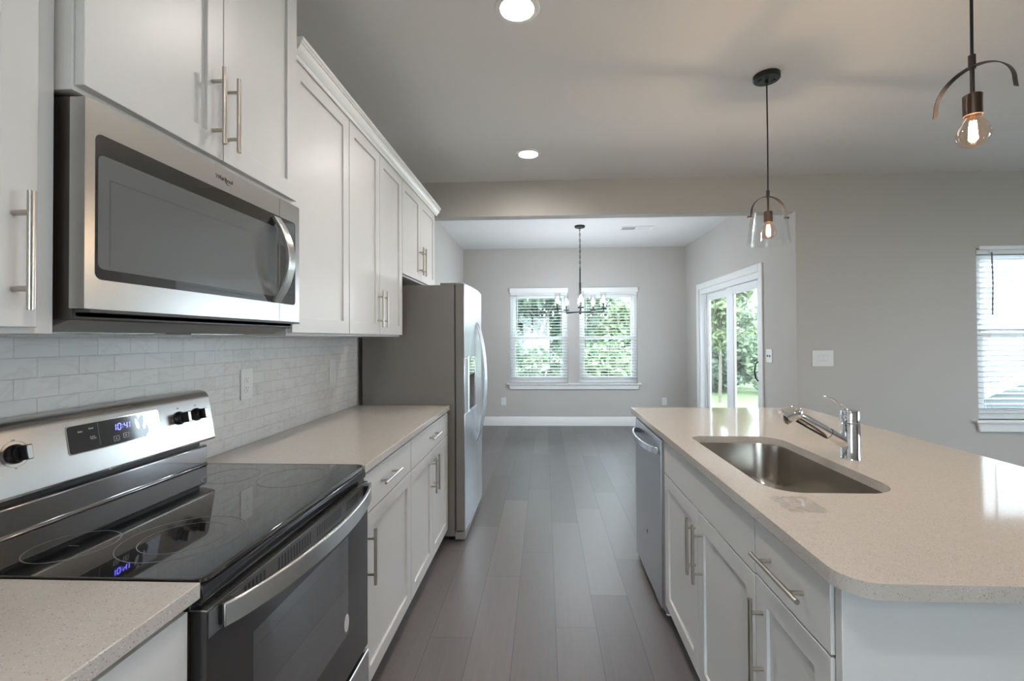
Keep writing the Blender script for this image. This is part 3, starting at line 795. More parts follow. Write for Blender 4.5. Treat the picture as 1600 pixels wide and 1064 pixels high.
    for i in range(25):
        t = i/24; y = .838 + t*(1.560-.838); bow = 1 - (2*t-1)**2
        hp.append((-.606 + .056*bow**.8 if bow > 0 else -.606, y, .836))
    hmb = MB().strap(hp, (0, 0, 1), .046, .010)
    hd = obj('handle', hmb, 'steel', door, bevel=.003)
    for ya, yb in ((.840, .870), (1.530, 1.560)): obj('handle_bracket', MB().box(xd, -.600, ya, yb, .817, .855), 'black', door, bevel=.002)
    sk = MB()
    sk.prism([(1.400 + math.cos(a)*.015, .474 + math.sin(a)*.027) for a in [2*PI*i/28 for i in range(28)]], 'X', xd+.0003, xd+.0007)
    st = obj('sticker', sk, 'sticker', door)
    ln = MB()
    for i in range(6): ln.box(xd+.0007, xd+.0009, 1.391, 1.409, .458+i*.006, .460+i*.006)
    obj('sticker_print', ln, 'stickerprint', st, smooth=False)
    obj('drawer', MB().box(-.648, -.613, Y0, Y1, .085, .285), 'steel', r, bevel=.004)
    return r
kitchen_range()

# ---------------------------------------------------------------- microwave
def microwave():
    Y0, Y1 = .8115, 1.5560; xf = -.854
    r = thing('microwave', 'stainless over-the-range microwave with a black glass door above the range', 'microwave', (XW, 1.18, 1.385))
    obj('body', MB().box(-1.252, -.884, Y0+.006, Y1+.006, 1.392, 1.815), 'mwdark', r, bevel=.003)
    # hood underside: sloped visor, filters, lamp cover
    u = MB(); u.prism([(-1.24, 1.372), (-.955, 1.372), (-.895, 1.392), (-.884, 1.398), (-.884, 1.4095), (-1.24, 1.4095)], 'Y', Y0+.012, Y1)
    un_ = obj('hood_underside', u, 'greyplastic', r, bevel=.001)
    for ya, yb in ((.88, 1.12), (1.24, 1.49)):
        f = MB(); f.box(-1.19, -.99, ya, yb, 1.368, 1.3725)
        obj('grease_filter', f, 'steel', un_, bevel=.001)
    obj('lamp_cover', MB().box(-1.15, -1.04, 1.15, 1.21, 1.369, 1.3725), 'print', un_)
    obj('visor_strip', MB().box(-.905, xf+.001, Y0+.01, Y1, 1.4065, 1.4125), 'darkgrey', r)
    z0, z1 = 1.413, 1.811; ys = 1.438
    # door: stainless frame around black glass
    def frame(y0, y1, gy0, gy1, gz0, gz1, rad):
        mb = MB()
        for x, tag_ in ((xf, 0), (-.884, 1)):
            pass
        outer = rrect(y0, y1, z0, z1, .003); inner = rrect(gy0, gy1, gz0, gz1, rad)
        mb.prism_hole(outer, inner, 0, .030)
        for v in mb.bm.verts: v.co = Vector((-.884 + v.co.z, v.co.x, v.co.y))
        return mb
    gz0, gz1 = 1.470, 1.751
    door = obj('door', frame(Y0, ys-.001, .831, ys-.0015, gz0, gz1, [.014, 0, 0, .014]), 'steel', r, bevel=.0015)
    obj('door_glass', MB().box(-.875, xf-.0008, .8305, ys-.0015, gz0-.0005, gz1+.0005), 'blackglass', door)
    wl_ = rrect(.8375, 1.425, 1.491, 1.712, .012)
    obj('door_window', MB().prism([(y, z) for y, z in wl_], 'X', xf-.0012, xf-.0004), 'mwwindow', door)
    # inner cavity outline seen through the window
    mb = MB(); t = .0012
    cz0, cz1, cy0, cy1 = 1.500, 1.668, .862, 1.41
    for a, b, c, d in ((cy0, cy1, cz1-t, cz1+t), (cy0-t, cy0+t, cz0, cz1)): mb.box(xf-.0005, xf-.0003, a, b, c, d)
    obj('window_screen_edge', mb, 'darkgrey', door)
    # text logo
    lg = text_mb('Whirlpool', .0165, (xf+.0002, 1.1495, 1.7775), (0, 1, 0), (0, 0, 1), .0004, 0.1, .95)
    lo = obj('lettering', lg, 'darkgrey', door, smooth=False)
    arc = [(xf+.0006, 1.198 + .010*math.cos(a), 1.7835 + .013*math.sin(a)) for a in [PI*(.9 + i*.11) for i in range(8)]]
    obj('logo_swoosh', MB().tube(arc, .0006, 6), 'darkgrey', door)
    # handle: two bowed stainless straps meeting at the ends
    hz0, hz1 = 1.474, 1.740
    def bow(out, y, w, dy):
        pts = []
        for i in range(21):
            t_ = i/20; k = 1 - (2*t_-1)**2
            pts.append((xf + .004 + out*k, y + dy*k, hz0 + (hz1-hz0)*t_))
        return pts
    hb = MB().strap(bow(.047, 1.412, .02, .002), (0, 1, 0), .036, .013)
    obj('handle', hb, 'steel', door, bevel=.003)
    # control side
    cp = obj('control_panel', frame(ys+.001, Y1, ys+.0015, 1.531, gz0, gz1, [0, .012, .012, 0]), 'steel', r, bevel=.0015)
    obj('control_glass', MB().box(-.875, xf-.0008, ys+.0015, 1.5315, gz0-.0005, gz1+.0005), 'blackglass', cp)
    ic = MB()
    for i in range(4):
        for j in range(3): ic.box(xf-.0006, xf-.0002, 1.462+j*.02, 1.466+j*.02, 1.495+i*.018, 1.4966+i*.018)
    obj('keypad_marks', ic, 'greyplastic', cp, smooth=False)
    return r
microwave()

# ---------------------------------------------------------------- fridge
def fridge():
    Y0, Y1 = 3.03, 3.85
    r = thing('refrigerator', 'stainless side-by-side refrigerator with grey sides and a door dispenser', 'refrigerator', (-.90, 3.485, 0))
    b = MB(); b.box(-1.23, -.604, Y0, Y1, .035, 1.712)
    obj('body', b, 'fridgeside', r, bevel=.004)
    obj('gasket', MB().box(-.605, -.592, Y0+.006, Y1-.006, .09, 1.70), 'gasket', r)
    def xs(y): return -.515 - .020*((y-3.44)/.41)**2
    z0, z1 = .075, 1.722; ysm = 3.455
    def door(y0, y1, name, hole=None):
        ys = [y0 + (y1-y0)*i/10 for i in range(11)]
        rad = .006
        poly = [(-.5925, y0), *[(xs(y), y) for y in ys], (-.5925, y1)]
        mb = MB()
        if hole is None:
            mb.prism(poly, 'Z', z0, z1)
        else:
            hy0, hy1, hz0, hz1 = hole
            mb.prism(poly, 'Z', z0, hz0); mb.prism(poly, 'Z', hz1, z1)
            pl = [(-.5925, y0)] + [(xs(y), y) for y in [y0 + (hy0-y0)*i/3 for i in range(4)]] + [(-.5925, hy0)]
            pr_ = [(-.5925, hy1)] + [(xs(y), y) for y in [hy1 + (y1-hy1)*i/4 for i in range(5)]] + [(-.5925, y1)]
            mb.prism(pl, 'Z', hz0, hz1); mb.prism(pr_, 'Z', hz0, hz1)
        return obj(name, mb, 'steel_z', r, bevel=.004)
    H = (3.125, 3.385, .850, 1.224)
    d1 = door(Y0, ysm-.003, 'freezer_door', H)
    obj('door_edge', MB().box(-.592, xs(Y0)-.003, Y0-.0015, Y0+.0005, z0+.003, z1-.003), 'fridgeside', d1)
    door_r = door(ysm+.003, Y1, 'fridge_door')
    dp = MB(); dp.box(-.592, -.588, H[0], H[1], H[2], H[3])
    dp.box(-.588, xs(3.25)-.004, H[0], H[0]+.006, H[2], 1.105); dp.box(-.588, xs(3.25)-.004, H[1]-.006, H[1], H[2], 1.105); dp.box(-.588, xs(3.25)-.004, H[0], H[1], 1.098, 1.105)
    dis = obj('dispenser', dp, 'greyplastic', d1)
    obj('dispenser_controls', MB().box(-.588, xs(3.25)+.000, H[0]+.002, H[1]-.002, 1.105, H[3]-.002), 'blackglass', dis, bevel=.002)
    obj('dispenser_tray', MB().box(-.588, xs(3.25)+.004, H[0]+.002, H[1]-.002, H[2], H[2]+.012), 'steel_z', dis, bevel=.002)
    obj('dispenser_paddle', MB().box(-.586, -.556, 3.22, 3.29, .97, 1.08), 'darkgrey', dis, bevel=.004)
    fr = MB()
    for a in ((H[0]-.004, H[0]+.002, H[2]-.004, H[3]+.004), (H[1]-.002, H[1]+.004, H[2]-.004, H[3]+.004)): fr.box(-.53, xs(3.25)+.002, *a)
    fr.box(-.53, xs(3.25)+.002, H[0], H[1], H[3]-.002, H[3]+.004)
    obj('dispenser_frame', fr, 'steel_z', dis)
    for dd, yy in ((d1, ysm-.03), (door_r, ysm+.036)):
        pts = []
        for i in range(25):
            t = i/24; k = 1 - (2*t-1)**2
            pts.append((xs(yy) - .002 + .066*k**.75 if k > 0 else xs(yy)-.002, yy, .585 + (1.470-.585)*t))
        obj('handle', MB().tube(pts, [.0075 + .003*(1-(2*i/24-1)**2) for i in range(25)], 12), 'steel_z', dd)
    obj('base_grille', MB().box(-.605, -.535, Y0+.006, Y1-.006, .012, .068), 'greyplastic', r, bevel=.006)
    for a in (Y0+.012, Y1-.085): obj('hinge_cover', MB().box(-.70, -.56, a, a+.073, 1.712, 1.727), 'fridgeside', r, bevel=.003)
    for yy in (Y0+.05, Y1-.05):
        for xx in (-.64, -1.15): obj('foot', MB().cyl((xx, yy, 0), (xx, yy, .04), .016, n=12), 'black', r)
    return r
fridge()

# ---------------------------------------------------------------- island
XI = .557; IX1, IY0, IY1 = 1.596, .843, 2.908
SK = (.640, 1.011, 1.325, 2.071)
mb = MB().prism_hole(rrect(.539, IX1, IY0, IY1, [.065, .065, .012, .012], 8), rrect(SK[0], SK[1], SK[2], SK[3], [.10, .10, .10, .055], 10), .884, .9135)
tag(obj('countertop', mb, 'quartz', bevel=.002), 'large speckled beige quartz island countertop with a sink cutout', 'countertop')

def sink():
    r = thing('sink', 'undermount stainless steel sink basin in the island countertop', 'sink', (.826, 1.70, .70))
    mb = MB(); lv = []
    for grow, z, rr in ((.018, .8832, .105), (.004, .8832, .105), (.003, .878, .105), (-.004, .74, .10), (-.018, .705, .09), (-.045, .690, .07), (-.13, .686, .05)):
        lp = rrect(SK[0]-grow, SK[1]+grow, SK[2]-grow, SK[3]+grow, [max(.02, rr+grow)]*3 + [max(.02, rr*.6+grow)], 10)
        lv.append([mb.bm.verts.new((x, y, z)) for x, y in lp])
    for A, B in zip(lv, lv[1:]):
        n = len(A)
        for i in range(n): mb.bm.faces.new((A[i], A[(i+1) % n], B[(i+1) % n], B[i]))
    mb.bm.faces.new(lv[-1])
    o = obj('basin', mb, 'sinksteel', r, angle=60)
    sm = o.modifiers.new('shell', 'SOLIDIFY'); sm.thickness = .0012; sm.offset = -1
    dr = MB(); dr.lathe([(0, .6868), (.02, .6868), (.028, .6875), (.043, .689), (.045, .6878), (.045, .684)], (.826, 1.85, 0), n=32)
    obj('drain', dr, 'chrome', r)
    return r
sink()

def faucet():
    bx, by = 1.098, 1.703
    r = thing('faucet', 'chrome pull-out faucet with an angled spout behind the sink', 'faucet', (bx, by, .9135))
    b = MB(); b.lathe([(0, .9137), (.0335, .9137), (.0335, .918), (.0318, .921), (.0318, 1.0405), (.0306, 1.042), (0, 1.042)], (bx, by, 0), n=40)
    obj('body', b, 'chrome', r)
    c = MB(); c.lathe([(0, 1.0435), (.0306, 1.0435), (.0318, 1.045), (.0318, 1.083), (.030, 1.0875), (.024, 1.089), (0, 1.0895)], (bx, by, 0), n=40)
    cap = obj('cap', c, 'chrome', r)
    lv = [(bx-.010, by, 1.087), (bx-.022, by, 1.097), (bx-.040, by, 1.112), (bx-.060, by, 1.127), (bx-.080, by, 1.136), (bx-.092, by, 1.136)]
    obj('lever', MB().strap(lv, (0, 1, 0), .017, .0055), 'chrome', r, bevel=.002)
    p0 = Vector((bx-.010, by, .966)); p1 = Vector((.905, by, 1.072)); d = (p1-p0).normalized()
    s = MB(); s.cyl(p0, p0 + d*.075, .0225, .0215, n=28); obj('spout_base', s, 'chrome', r)
    q0 = p0 + d*.0765; q1 = p1
    s = MB(); s.cyl(q0, q1, .0205, .0195, n=28); sp = obj('pull_out_spray', s, 'chrome', r)
    gp = MB(); down = Vector((d.z, 0, -d.x)).normalized()
    if down.z > 0: down = -down
    gp.obox(q0.lerp(q1, .45) + down*.0178, (d, Vector((0, 1, 0)), down), (.062, .011, .004))
    obj('spray_grip', gp, 'black', sp, bevel=.002)
    hd = MB(); ax = (d*.62 + down*.78).normalized(); hc = q1 + d*.006
    hd.lathe([(0, -.028), (.018, -.026), (.026, -.016), (.028, 0), (.029, .030), (.0285, .036), (.025, .038), (0, .038)], hc, ax, 32)
    obj('spray_head', hd, 'chrome', r)
    return r
faucet()

# crumpled clear film lying on the island by the sink
mb = MB(); random.seed(3)
N = 9; gr = []
for i in range(N):
    row = []
    for j in range(N):
        x = .612 + .10*i/(N-1) + random.uniform(-.005, .005); y = 1.175 + .115*j/(N-1) + random.uniform(-.006, .006)
        e = min(i, j, N-1-i, N-1-j)
        row.append(mb.bm.verts.new((x, y, .9142 + random.uniform(0, .0055)*(1 if e else .3))))
    gr.append(row)
for i in range(N-1):
    for j in range(N-1): mb.bm.faces.new((gr[i][j], gr[i+1][j], gr[i+1][j+1], gr[i][j+1]))
tag(obj('plastic_film', mb, 'paper', smooth=False), 'small crumpled piece of clear plastic film on the island countertop near the sink', 'plastic wrap')

def island_box(label, y0, y1, x1=1.14):
    r = thing('base_cabinet', label, 'cabinet', (x1, (y0+y1)/2, 0))
    mb = MB()
    # open-topped carcass so that the basin has room
    xf = XI+.0195
    mb.box(xf, x1, y0, y0+.016, .102, .8825); mb.box(xf, x1, y1-.016, y1, .102, .8825)
    mb.box(x1-.016, x1, y0+.016, y1-.016, .102, .8825); mb.box(xf, x1-.016, y0+.016, y1-.016, .102, .118)
    mb.box(xf, xf+.018, y0+.016, y1-.016, .118, .1525); mb.box(xf, xf+.018, y0+.016, y1-.016, .70, .8825)
    mb.box(xf+.055, x1-.05, y0, y1, .0005, .102)
    obj('body', mb, 'cab', r, bevel=.001)
    return r
r = island_box('white island sink cabinet with a false drawer front above two doors', 1.2535, 2.178)
add_slab(r, XI, -1, 1.256, 2.175, .722, .868, name='false_front')
add_door(r, XI, -1, 1.7150, 2.175, .106, .717, (1.7395, .574, .21)); add_door(r, XI, -1, 1.256, 1.7120, .106, .717, (1.6720, .574, .21))
r = island_box('white island drawer cabinet nearest the camera with one drawer above one door', .9260, 1.2530)
add_slab(r, XI, -1, .9290, 1.2500, .728, .868, (1.096, .797, .215, False)); add_door(r, XI, -1, .9290, 1.2500, .106, .723, (1.212, .570, .215))

r = thing('end_panel', 'plain white panel closing the near end of the island', 'panel', (1.0, .90, 0))
obj('panel', MB().box(XI+.006, 1.32, .903, .9245, .0005, .8832), 'cab', r, bevel=.0015)
r = thing('back_panel', 'plain white panel along the seating side of the island', 'panel', (1.3, 1.9, 0))
obj('panel', MB().box(1.145, 1.165, .926, 2.835, .0005, .8832), 'cab', r, bevel=.0015)
r = thing('end_panel', 'narrow white panel closing the far end of the island beyond the dishwasher', 'panel', (.85, 2.855, 0))
obj('panel', MB().box(XI+.012, 1.144, 2.842, 2.862, .0005, .8832), 'cab', r, bevel=.0015)

def dishwasher():
    y0, y1 = 2.2275, 2.835; xf = .553
    r = thing('dishwasher', 'stainless dishwasher with a curved handle at the far end of the island', 'dishwasher', (.85, 2.53, 0))
    obj('body', MB().box(xf+.035, 1.12, y0+.006, y1-.004, .10, .872), 'darkgrey', r)
    obj('side_flange', MB().box(xf+.008, xf+.045, 2.1790, y0-.002, .06, .87), 'greyplastic', r)
    d = obj('door', MB().box(xf, xf+.035, y0, y1, .052, .862), 'steel_z', r, bevel=.003)
    obj('top_edge', MB().box(xf+.004, xf+.034, y0+.002, y1-.002, .8625, .872), 'black', d)
    pts = []
    for i in range(25):
        t = i/24; k = 1 - (2*t-1)**2
        pts.append((xf - .004 - .050*k**.7 if k > 0 else xf-.004, y0+.035 + (y1-y0-.07)*t, .797))
    obj('handle', MB().strap(pts, (0, 0, 1), .034, .011), 'steel_z', d, bevel=.003)
    # small badge low on the door
    mb = MB(); mb.box(xf-.0006, xf, 2.515, 2.545, .298, .302); mb.box(xf-.0006, xf, 2.525, 2.529, .288, .312); mb.box(xf-.0006, xf, 2.535, 2.545, .292, .295)
    obj('badge', mb, 'darkprint', d)
    obj('kick_plate', MB().box(xf+.06, xf+.075, y0+.01, y1-.004, .012, .10), 'black', r)
    for yy in (y0+.05, y1-.03):
        f = MB(); f.lathe([(0, 0), (.013, 0), (.013, .028), (.006, .030), (.006, .11), (0, .11)], (xf+.045, yy, 0), n=14)
        obj('foot', f, 'plate', r)
    return r
dishwasher()

# ---------------------------------------------------------------- wall plates
def plate_xy(wall, u, z, wd=.073, ht=.116):
    """builder in local (u across, z up, out towards the room)"""
    def P(a, b, o):
        if wall == 'left': return (-1.2545 + o, u + a, z + b)
        if wall == 'far': return (u + a, YF - o, z + b)
        if wall == 'nook': return (XN - o, u - a, z + b)
        if wall == 'living': return (u + a, YB - o, z + b)
    return P
def pbox(P, a0, a1, b0, b1, o0, o1):
    mb = MB(); A = Vector(P(a0, b0, o0)); B = Vector(P(a1, b1, o1))
    mb.box(A.x, B.x, A.y, B.y, A.z, B.z); return mb
def wall_plate(kind, wall, u, z, label, w=.073, h=.117):
    P = plate_xy(wall, u, z)
    r = thing('electrical_outlet' if kind == 'outlet' else 'light_switch' if kind in ('toggle', 'rocker') else 'wall_plate', label, 'outlet' if kind == 'outlet' else 'switch' if kind in ('toggle', 'rocker') else 'wall plate', P(0, 0, 0))
    obj('cover', pbox(P, -w/2, w/2, -h/2, h/2, .0002, .006), 'plate', r, bevel=.002)
    if kind == 'outlet':
        for s in (-1, 1):
            c = s*.0195
            f = obj('receptacle', pbox(P, -.0165, .0165, c-.0135, c+.0135, .005, .0072), 'plate', r, bevel=.004)
            mb = MB()
            for a0, a1, b0, b1 in ((-.0075, -.0055, c+.0, c+.008), (.0050, .0070, c+.001, c+.0075), (-.002, .002, c-.0085, c-.0045)):
                A = Vector(P(a0, b0, .0071)); B = Vector(P(a1, b1, .0074)); mb.box(A.x, B.x, A.y, B.y, A.z, B.z)
            obj('slot', mb, 'slot', f, smooth=False)
    if kind == 'toggle':
        for s in (-1, 1):
            a = s*.023
            obj('toggle', pbox(P, a-.004, a+.004, -.011, .009, .006, .016), 'wand', r, bevel=.001)
    if kind == 'rocker':
        for a0, a1 in ((-.042, -.002), (.002, .042)): obj('rocker', pbox(P, a0, a1, -.020, .020, .006, .0085), 'plate', r, bevel=.0015)
        mb = MB()
        for b in (-.022, .0215):
            A = Vector(P(-.046, b, .0059)); B = Vector(P(.046, b+.0008, .0064)); mb.box(A.x, B.x, A.y, B.y, A.z, B.z)
        obj('seam', mb, 'greyplastic', r)
    return r
wall_plate('outlet', 'left', 1.868, 1.166, 'white outlet on the tile backsplash near the range', .075, .128)
wall_plate('blank', 'left', 2.648, 1.164, 'plain white wall plate on the tile backsplash near the fridge', .078, .136)
wall_plate('outlet', 'far', -.641, .374, 'white outlet low on the far wall left of the windows')
wall_plate('outlet', 'far', 1.82, .374, 'white outlet low on the far wall right of the windows')
wall_plate('toggle', 'nook', 4.505, 1.170, 'white two-toggle switch plate beside the sliding door', .118, .128)
wall_plate('rocker', 'living', 2.375, 1.166, 'white two-rocker switch plate on the living room wall', .178, .136)

# ---------------------------------------------------------------- lamps
def can_light(x, y, label, group='recessed ceiling lights'):
    r = thing('recessed_light', label, 'ceiling light', (x, y, ZC), group)
    t = MB(); t.lathe([(.068, -.002), (.072, -.008), (.092, -.006), (.097, -.0005), (.068, -.0005)], (x, y, ZC), n=48, close=True)
    obj('trim_ring', t, 'trim', r)
    obj('lens', MB().lathe([(0, -.004), (.067, -.004), (.068, -.001), (0, -.001)], (x, y, ZC), n=40), 'lens', r)
    return r
can_light(-.108, 1.905, 'round recessed ceiling light above the kitchen aisle, larger one at the top edge')
can_light(-.115, 3.430, 'round recessed ceiling light above the aisle near the header')
for x, y, l_ in ((.15, .0, 'added round fill light in the ceiling over the near end of the aisle, out of frame'), (-.10, -1.5, 'added round fill light in the ceiling behind the camera'),
                 (3.4, 2.1, 'added round fill light in the living room ceiling near its window, out of frame'), (5.2, 2.4, 'added round fill light in the far corner of the living room ceiling, out of frame'), (4.2, -.5, 'added round fill light in the middle of the living room ceiling, out of frame'), (2.4, -1.8, 'added round fill light at the rear of the living room ceiling, out of frame')):
    can_light(x, y, l_)  # unseen lights added to raise the room brightness

def bulb(r, x, y, zt, big=1.2):
    """globe bulb with glow-tinted glass hanging from zt"""
    b = MB(); b.lathe([(.013, 0), (.014, -.010), (.020*big, -.026), (.0275*big, -.042), (.0315*big, -.060), (.0300*big, -.076), (.022*big, -.090), (.010*big, -.0975), (0, -.0985)], (x, y, zt), n=32)
    bo = obj('bulb', b, 'bulbglass', r)
    f = MB()
    for k in range(6):
        a = 2*PI*k/6; a2 = a + .5
        f.tube([(x + .0065*math.cos(a), y + .0065*math.sin(a), zt-.026), (x + .009*math.cos(a2), y + .009*math.sin(a2), zt-.066)], .0014, 6)
    obj('filament', f, 'filament', bo)
    obj('stem', MB().cyl((x, y, zt), (x, y, zt-.026), .0028, .0018, n=8), 'bulbglass', bo)
    ld = bpy.data.lights.new('bulb_light', 'POINT'); ld.energy = BULB_W; ld.color = (1.0, .80, .58); ld.shadow_soft_size = .011
    lo = bpy.data.objects.new('bulb_light', ld); COL.objects.link(lo); lo.location = (x, y, zt-.05)
    lo.parent = r; lo.location = Vector((x, y, zt-.05)) - Vector(r['_org'])

def pendant(x, y, label, ang, shade, sock_top):
    r = thing('pendant_light', label, 'pendant light', (x, y, ZC))
    cn = MB(); cn.lathe([(0, -.026), (.062, -.026), (.066, -.022), (.066, -.0005), (0, -.0005)], (x, y, ZC), n=48)
    c = obj('canopy', cn, 'blackmetal', r)
    sc = MB()
    for s in (-1, 1): sc.box(x+s*.036-.004, x+s*.036+.004, y-.009, y+.009, ZC-.032, ZC-.026)
    sc.cyl((x, y, ZC-.045), (x, y, ZC-.026), .009, n=12)
    obj('canopy_screw', sc, 'blackmetal', c)
    zt = sock_top
    obj('cord', MB().tube([(x, y, ZC-.03), (x+.0015, y, (ZC+zt)/2), (x, y, zt+.105)], .0038, 8), 'blackmetal', r)
    obj('stem', MB().cyl((x, y, zt+.072), (x, y, zt+.11), .0085, n=14).cyl((x, y, zt-.002), (x, y, zt+.08), .0052, n=12), 'bronze', r)
    obj('socket', MB().lathe([(0, 0), (.018, 0), (.0215, -.003), (.0215, -.060), (.019, -.060), (.019, -.045), (0, -.045)], (x, y, zt), n=28), 'socket', r)
    # arched strap
    ca, sa = math.cos(ang), math.sin(ang); pts = []
    R, rise = .092, .085
    zc = zt + .078 - rise
    for i in range(33):
        a = PI*i/32; u = R*math.cos(a); pts.append((x + u*ca, y + u*sa, zc + rise*math.sin(a)))
    leg = .020
    pts = [(x + R*1.03*ca, y + R*1.03*sa, zc - leg)] + pts + [(x - R*1.03*ca, y - R*1.03*sa, zc - leg)]
    obj('yoke', MB().strap(pts, (-sa, ca, 0), .016, .0022), 'bronze', r)
    if shade:
        prof = [(.080, zt+.012), (.083, zt+.006), (.1045, zt-.166), (.1060, zt-.172), (.1035, zt-.172), (.1015, zt-.166), (.0800, zt+.004), (.078, zt+.012)]
        obj('glass_shade', MB().lathe(prof, (x, y, 0), n=56, close=True), 'shade', r)
        kn = MB()
        for s in (-1, 1):
            p = Vector((x + s*.0875*ca, y + s*.0875*sa, zt-.033)); q = Vector((x + s*.113*ca, y + s*.113*sa, zt-.033)); kn.cyl(p, q, .0055, n=12)
        obj('yoke_knob', kn, 'bronze', r)
    bulb(r, x, y, zt-.05)
    return r
pendant(1.187, 2.47, 'black pendant light with a clear glass shade hanging over the far half of the island', .12, True, 2.018)
pendant(1.200, 1.326, 'bronze pendant light without a shade, bare bulb under an arched strap, at the top right', -1.275, False, 2.028)

def chandelier():
    x, y = .443, 5.69; zh = 1.672
    r = thing('chandelier', 'black five-arm chandelier with clear glass cylinders hanging in the dining nook', 'chandelier', (x, y, ZC))
    obj('canopy', MB().lathe([(0, -.024), (.058, -.024), (.064, -.018), (.064, -.0005), (0, -.0005)], (x, y, ZC), n=40), 'blackmetal', r)
    ch = MB(); z = ZC-.024; k = 0
    while z > 2.215:
        a = (k % 2)*PI/2; u = Vector((math.cos(a), math.sin(a), 0)); pts = []
        for i in range(14):
            t = 2*PI*i/14; pts.append(Vector((x, y, z-.018)) + u*.0085*math.cos(t) + Vector((0, 0, .0205*math.sin(t))))
        ch.tube(pts, .0024, 6, closed=True); z -= .0345; k += 1
    obj('chain', ch, 'blackmetal', r)
    obj('cord', MB().tube([(x, y, ZC-.02), (x+.004, y, 2.5), (x, y, 2.2)], .0022, 6), 'blackmetal', r)
    st = MB(); st.cyl((x, y, 2.03), (x, y, 2.21), .0085, n=14); st.lathe([(0, 2.034), (.019, 2.034), (.019, 2.028), (.0135, 2.026), (.0135, 1.885), (.011, 1.883), (.011, 1.69), (.016, 1.688), (.016, 1.66), (.009, 1.648), (0, 1.640)], (x, y, 0), n=24)
    obj('stem', st, 'blackmetal', r)
    for k in range(5):
        a = math.radians(-21 + 72*k); R = .292; ax, ay = x + R*math.cos(a), y + R*math.sin(a)
        arm = MB(); arm.cyl((x, y, zh), (ax, ay, zh), .0072, n=10)
        arm.cyl((ax, ay, zh-.006), (ax, ay, zh+.03), .006, n=10)
        A_ = obj('arm', arm, 'blackmetal', r)
        obj('bobeche', MB().lathe([(0, 0), (.036, 0), (.038, .003), (.038, .014), (.034, .016), (0, .016)], (ax, ay, zh+.030), n=28), 'blackmetal', A_)
        obj('candle_sleeve', MB().cyl((ax, ay, zh+.046), (ax, ay, zh+.108), .0095, n=16), 'blackmetal', A_)
        obj('bulb', MB().lathe([(.007, 0), (.010, .008), (.0165, .026), (.0165, .038), (.010, .060), (.003, .078), (0, .081)], (ax, ay, zh+.108), n=20), 'coolbulb', A_)
        obj('glass_cylinder', MB().lathe([(.0335, 0), (.0345, 0), (.0345, .185), (.0335, .185)], (ax, ay, zh+.046), n=36, close=True), 'shade', A_)
    return r
chandelier()

def ceiling_vent():
    x0, x1, y0, y1 = .985, 1.345, 5.775, 5.925
    r = thing('ceiling_vent', 'white louvered air vent in the dining nook ceiling', 'vent', ((x0+x1)/2, (y0+y1)/2, ZC))
    f = MB(); e = .024
    f.box(x0-e, x1+e, y0-e, y0, ZC-.006, ZC-.0004); f.box(x0-e, x1+e, y1, y1+e, ZC-.006, ZC-.0004)
    f.box(x0-e, x0, y0, y1, ZC-.006, ZC-.0004); f.box(x1, x1+e, y0, y1, ZC-.006, ZC-.0004); xm = (x0+x1)/2; f.box(xm-.006, xm+.006, y0, y1, ZC-.006, ZC-.0004)
    obj('frame', f, 'trim', r, bevel=.001)
    obj('duct', MB().box(x0, x1, y0, y1, ZC-.0012, ZC-.0004), 'darkgrey', r)
    for a, b, s in ((x0, xm-.006, 1), (xm+.006, x1, -1)):
        l_ = MB(); n = 9
        for i in range(n):
            c = a + (b-a)*(i+.5)/n; dx = .0065
            l_.bm.faces.new([l_.bm.verts.new(p) for p in ((c-dx*s, y0, ZC-.0055), (c+dx*s, y0, ZC-.0015), (c+dx*s, y1, ZC-.0015), (c-dx*s, y1, ZC-.0055))])
        obj('louvers', l_, 'trim', r, smooth=False)
    return r
ceiling_vent()

# ---------------------------------------------------------------- outdoors
mb = MB()
gx = [-40, -10, 7.5, 9.0, 12, 20, 80]; gz = [-.30, -.30, -.30, -.6, -3.0, -5.0, -6.0]
ys_ = [-60, -8, 4.3, 9, 20, 60, 140]
grid = [[mb.bm.verts.new((x, y, z - (0.0 if y < 20 else (y-20)*.03))) for y in ys_] for x, z in zip(gx, gz)]
for i in range(len(gx)-1):
    for j in range(len(ys_)-1): mb.bm.faces.new((grid[i][j], grid[i+1][j], grid[i+1][j+1], grid[i][j+1]))
struct('ground', mb, 'grass')
struct('patio', MB().box(XN+T+.005, 5.6, YB+.2, 8.4, -.29, -.12), 'concrete', label='pale concrete slab outside the sliding door, added to bounce daylight into the nook', cat='patio', smooth=False)  # unseen slab added to reflect daylight up to the nook ceiling

def crown_mb(cx, cy, z0, z1, rad, n, leaf, seed, clumps=22):
    rnd = random.Random(seed); mb = MB(); cl = []
    for _ in range(clumps):
        a = rnd.uniform(0, 2*PI); t = rnd.uniform(.05, .95); k = math.sin(PI*min(max(t*.85+.1, 0), 1))
        rr = rad*k*math.sqrt(rnd.random())*.8
        cl.append((cx + rr*math.cos(a), cy + rr*math.sin(a), z0 + (z1-z0)*t, rad*rnd.uniform(.28, .5)))
    for i in range(n):
        c = cl[i % clumps]
        v = Vector((rnd.gauss(0, 1), rnd.gauss(0, 1), rnd.gauss(0, .8))); v.normalize(); v *= c[3]*rnd.uniform(.5, 1.0)
        p = Vector(c[:3]) + v
        if p.z < z0 - .1: p.z = z0 + rnd.uniform(0, .3)
        u = Vector((rnd.gauss(0, 1), rnd.gauss(0, 1), rnd.gauss(0, 1))).normalized(); w = u.orthogonal().normalized(); s = leaf*rnd.uniform(.6, 1.3)
        mb.bm.faces.new([mb.bm.verts.new(q) for q in (p - u*s, p + w*s*.55, p + u*s, p - w*s*.55)])
    return mb
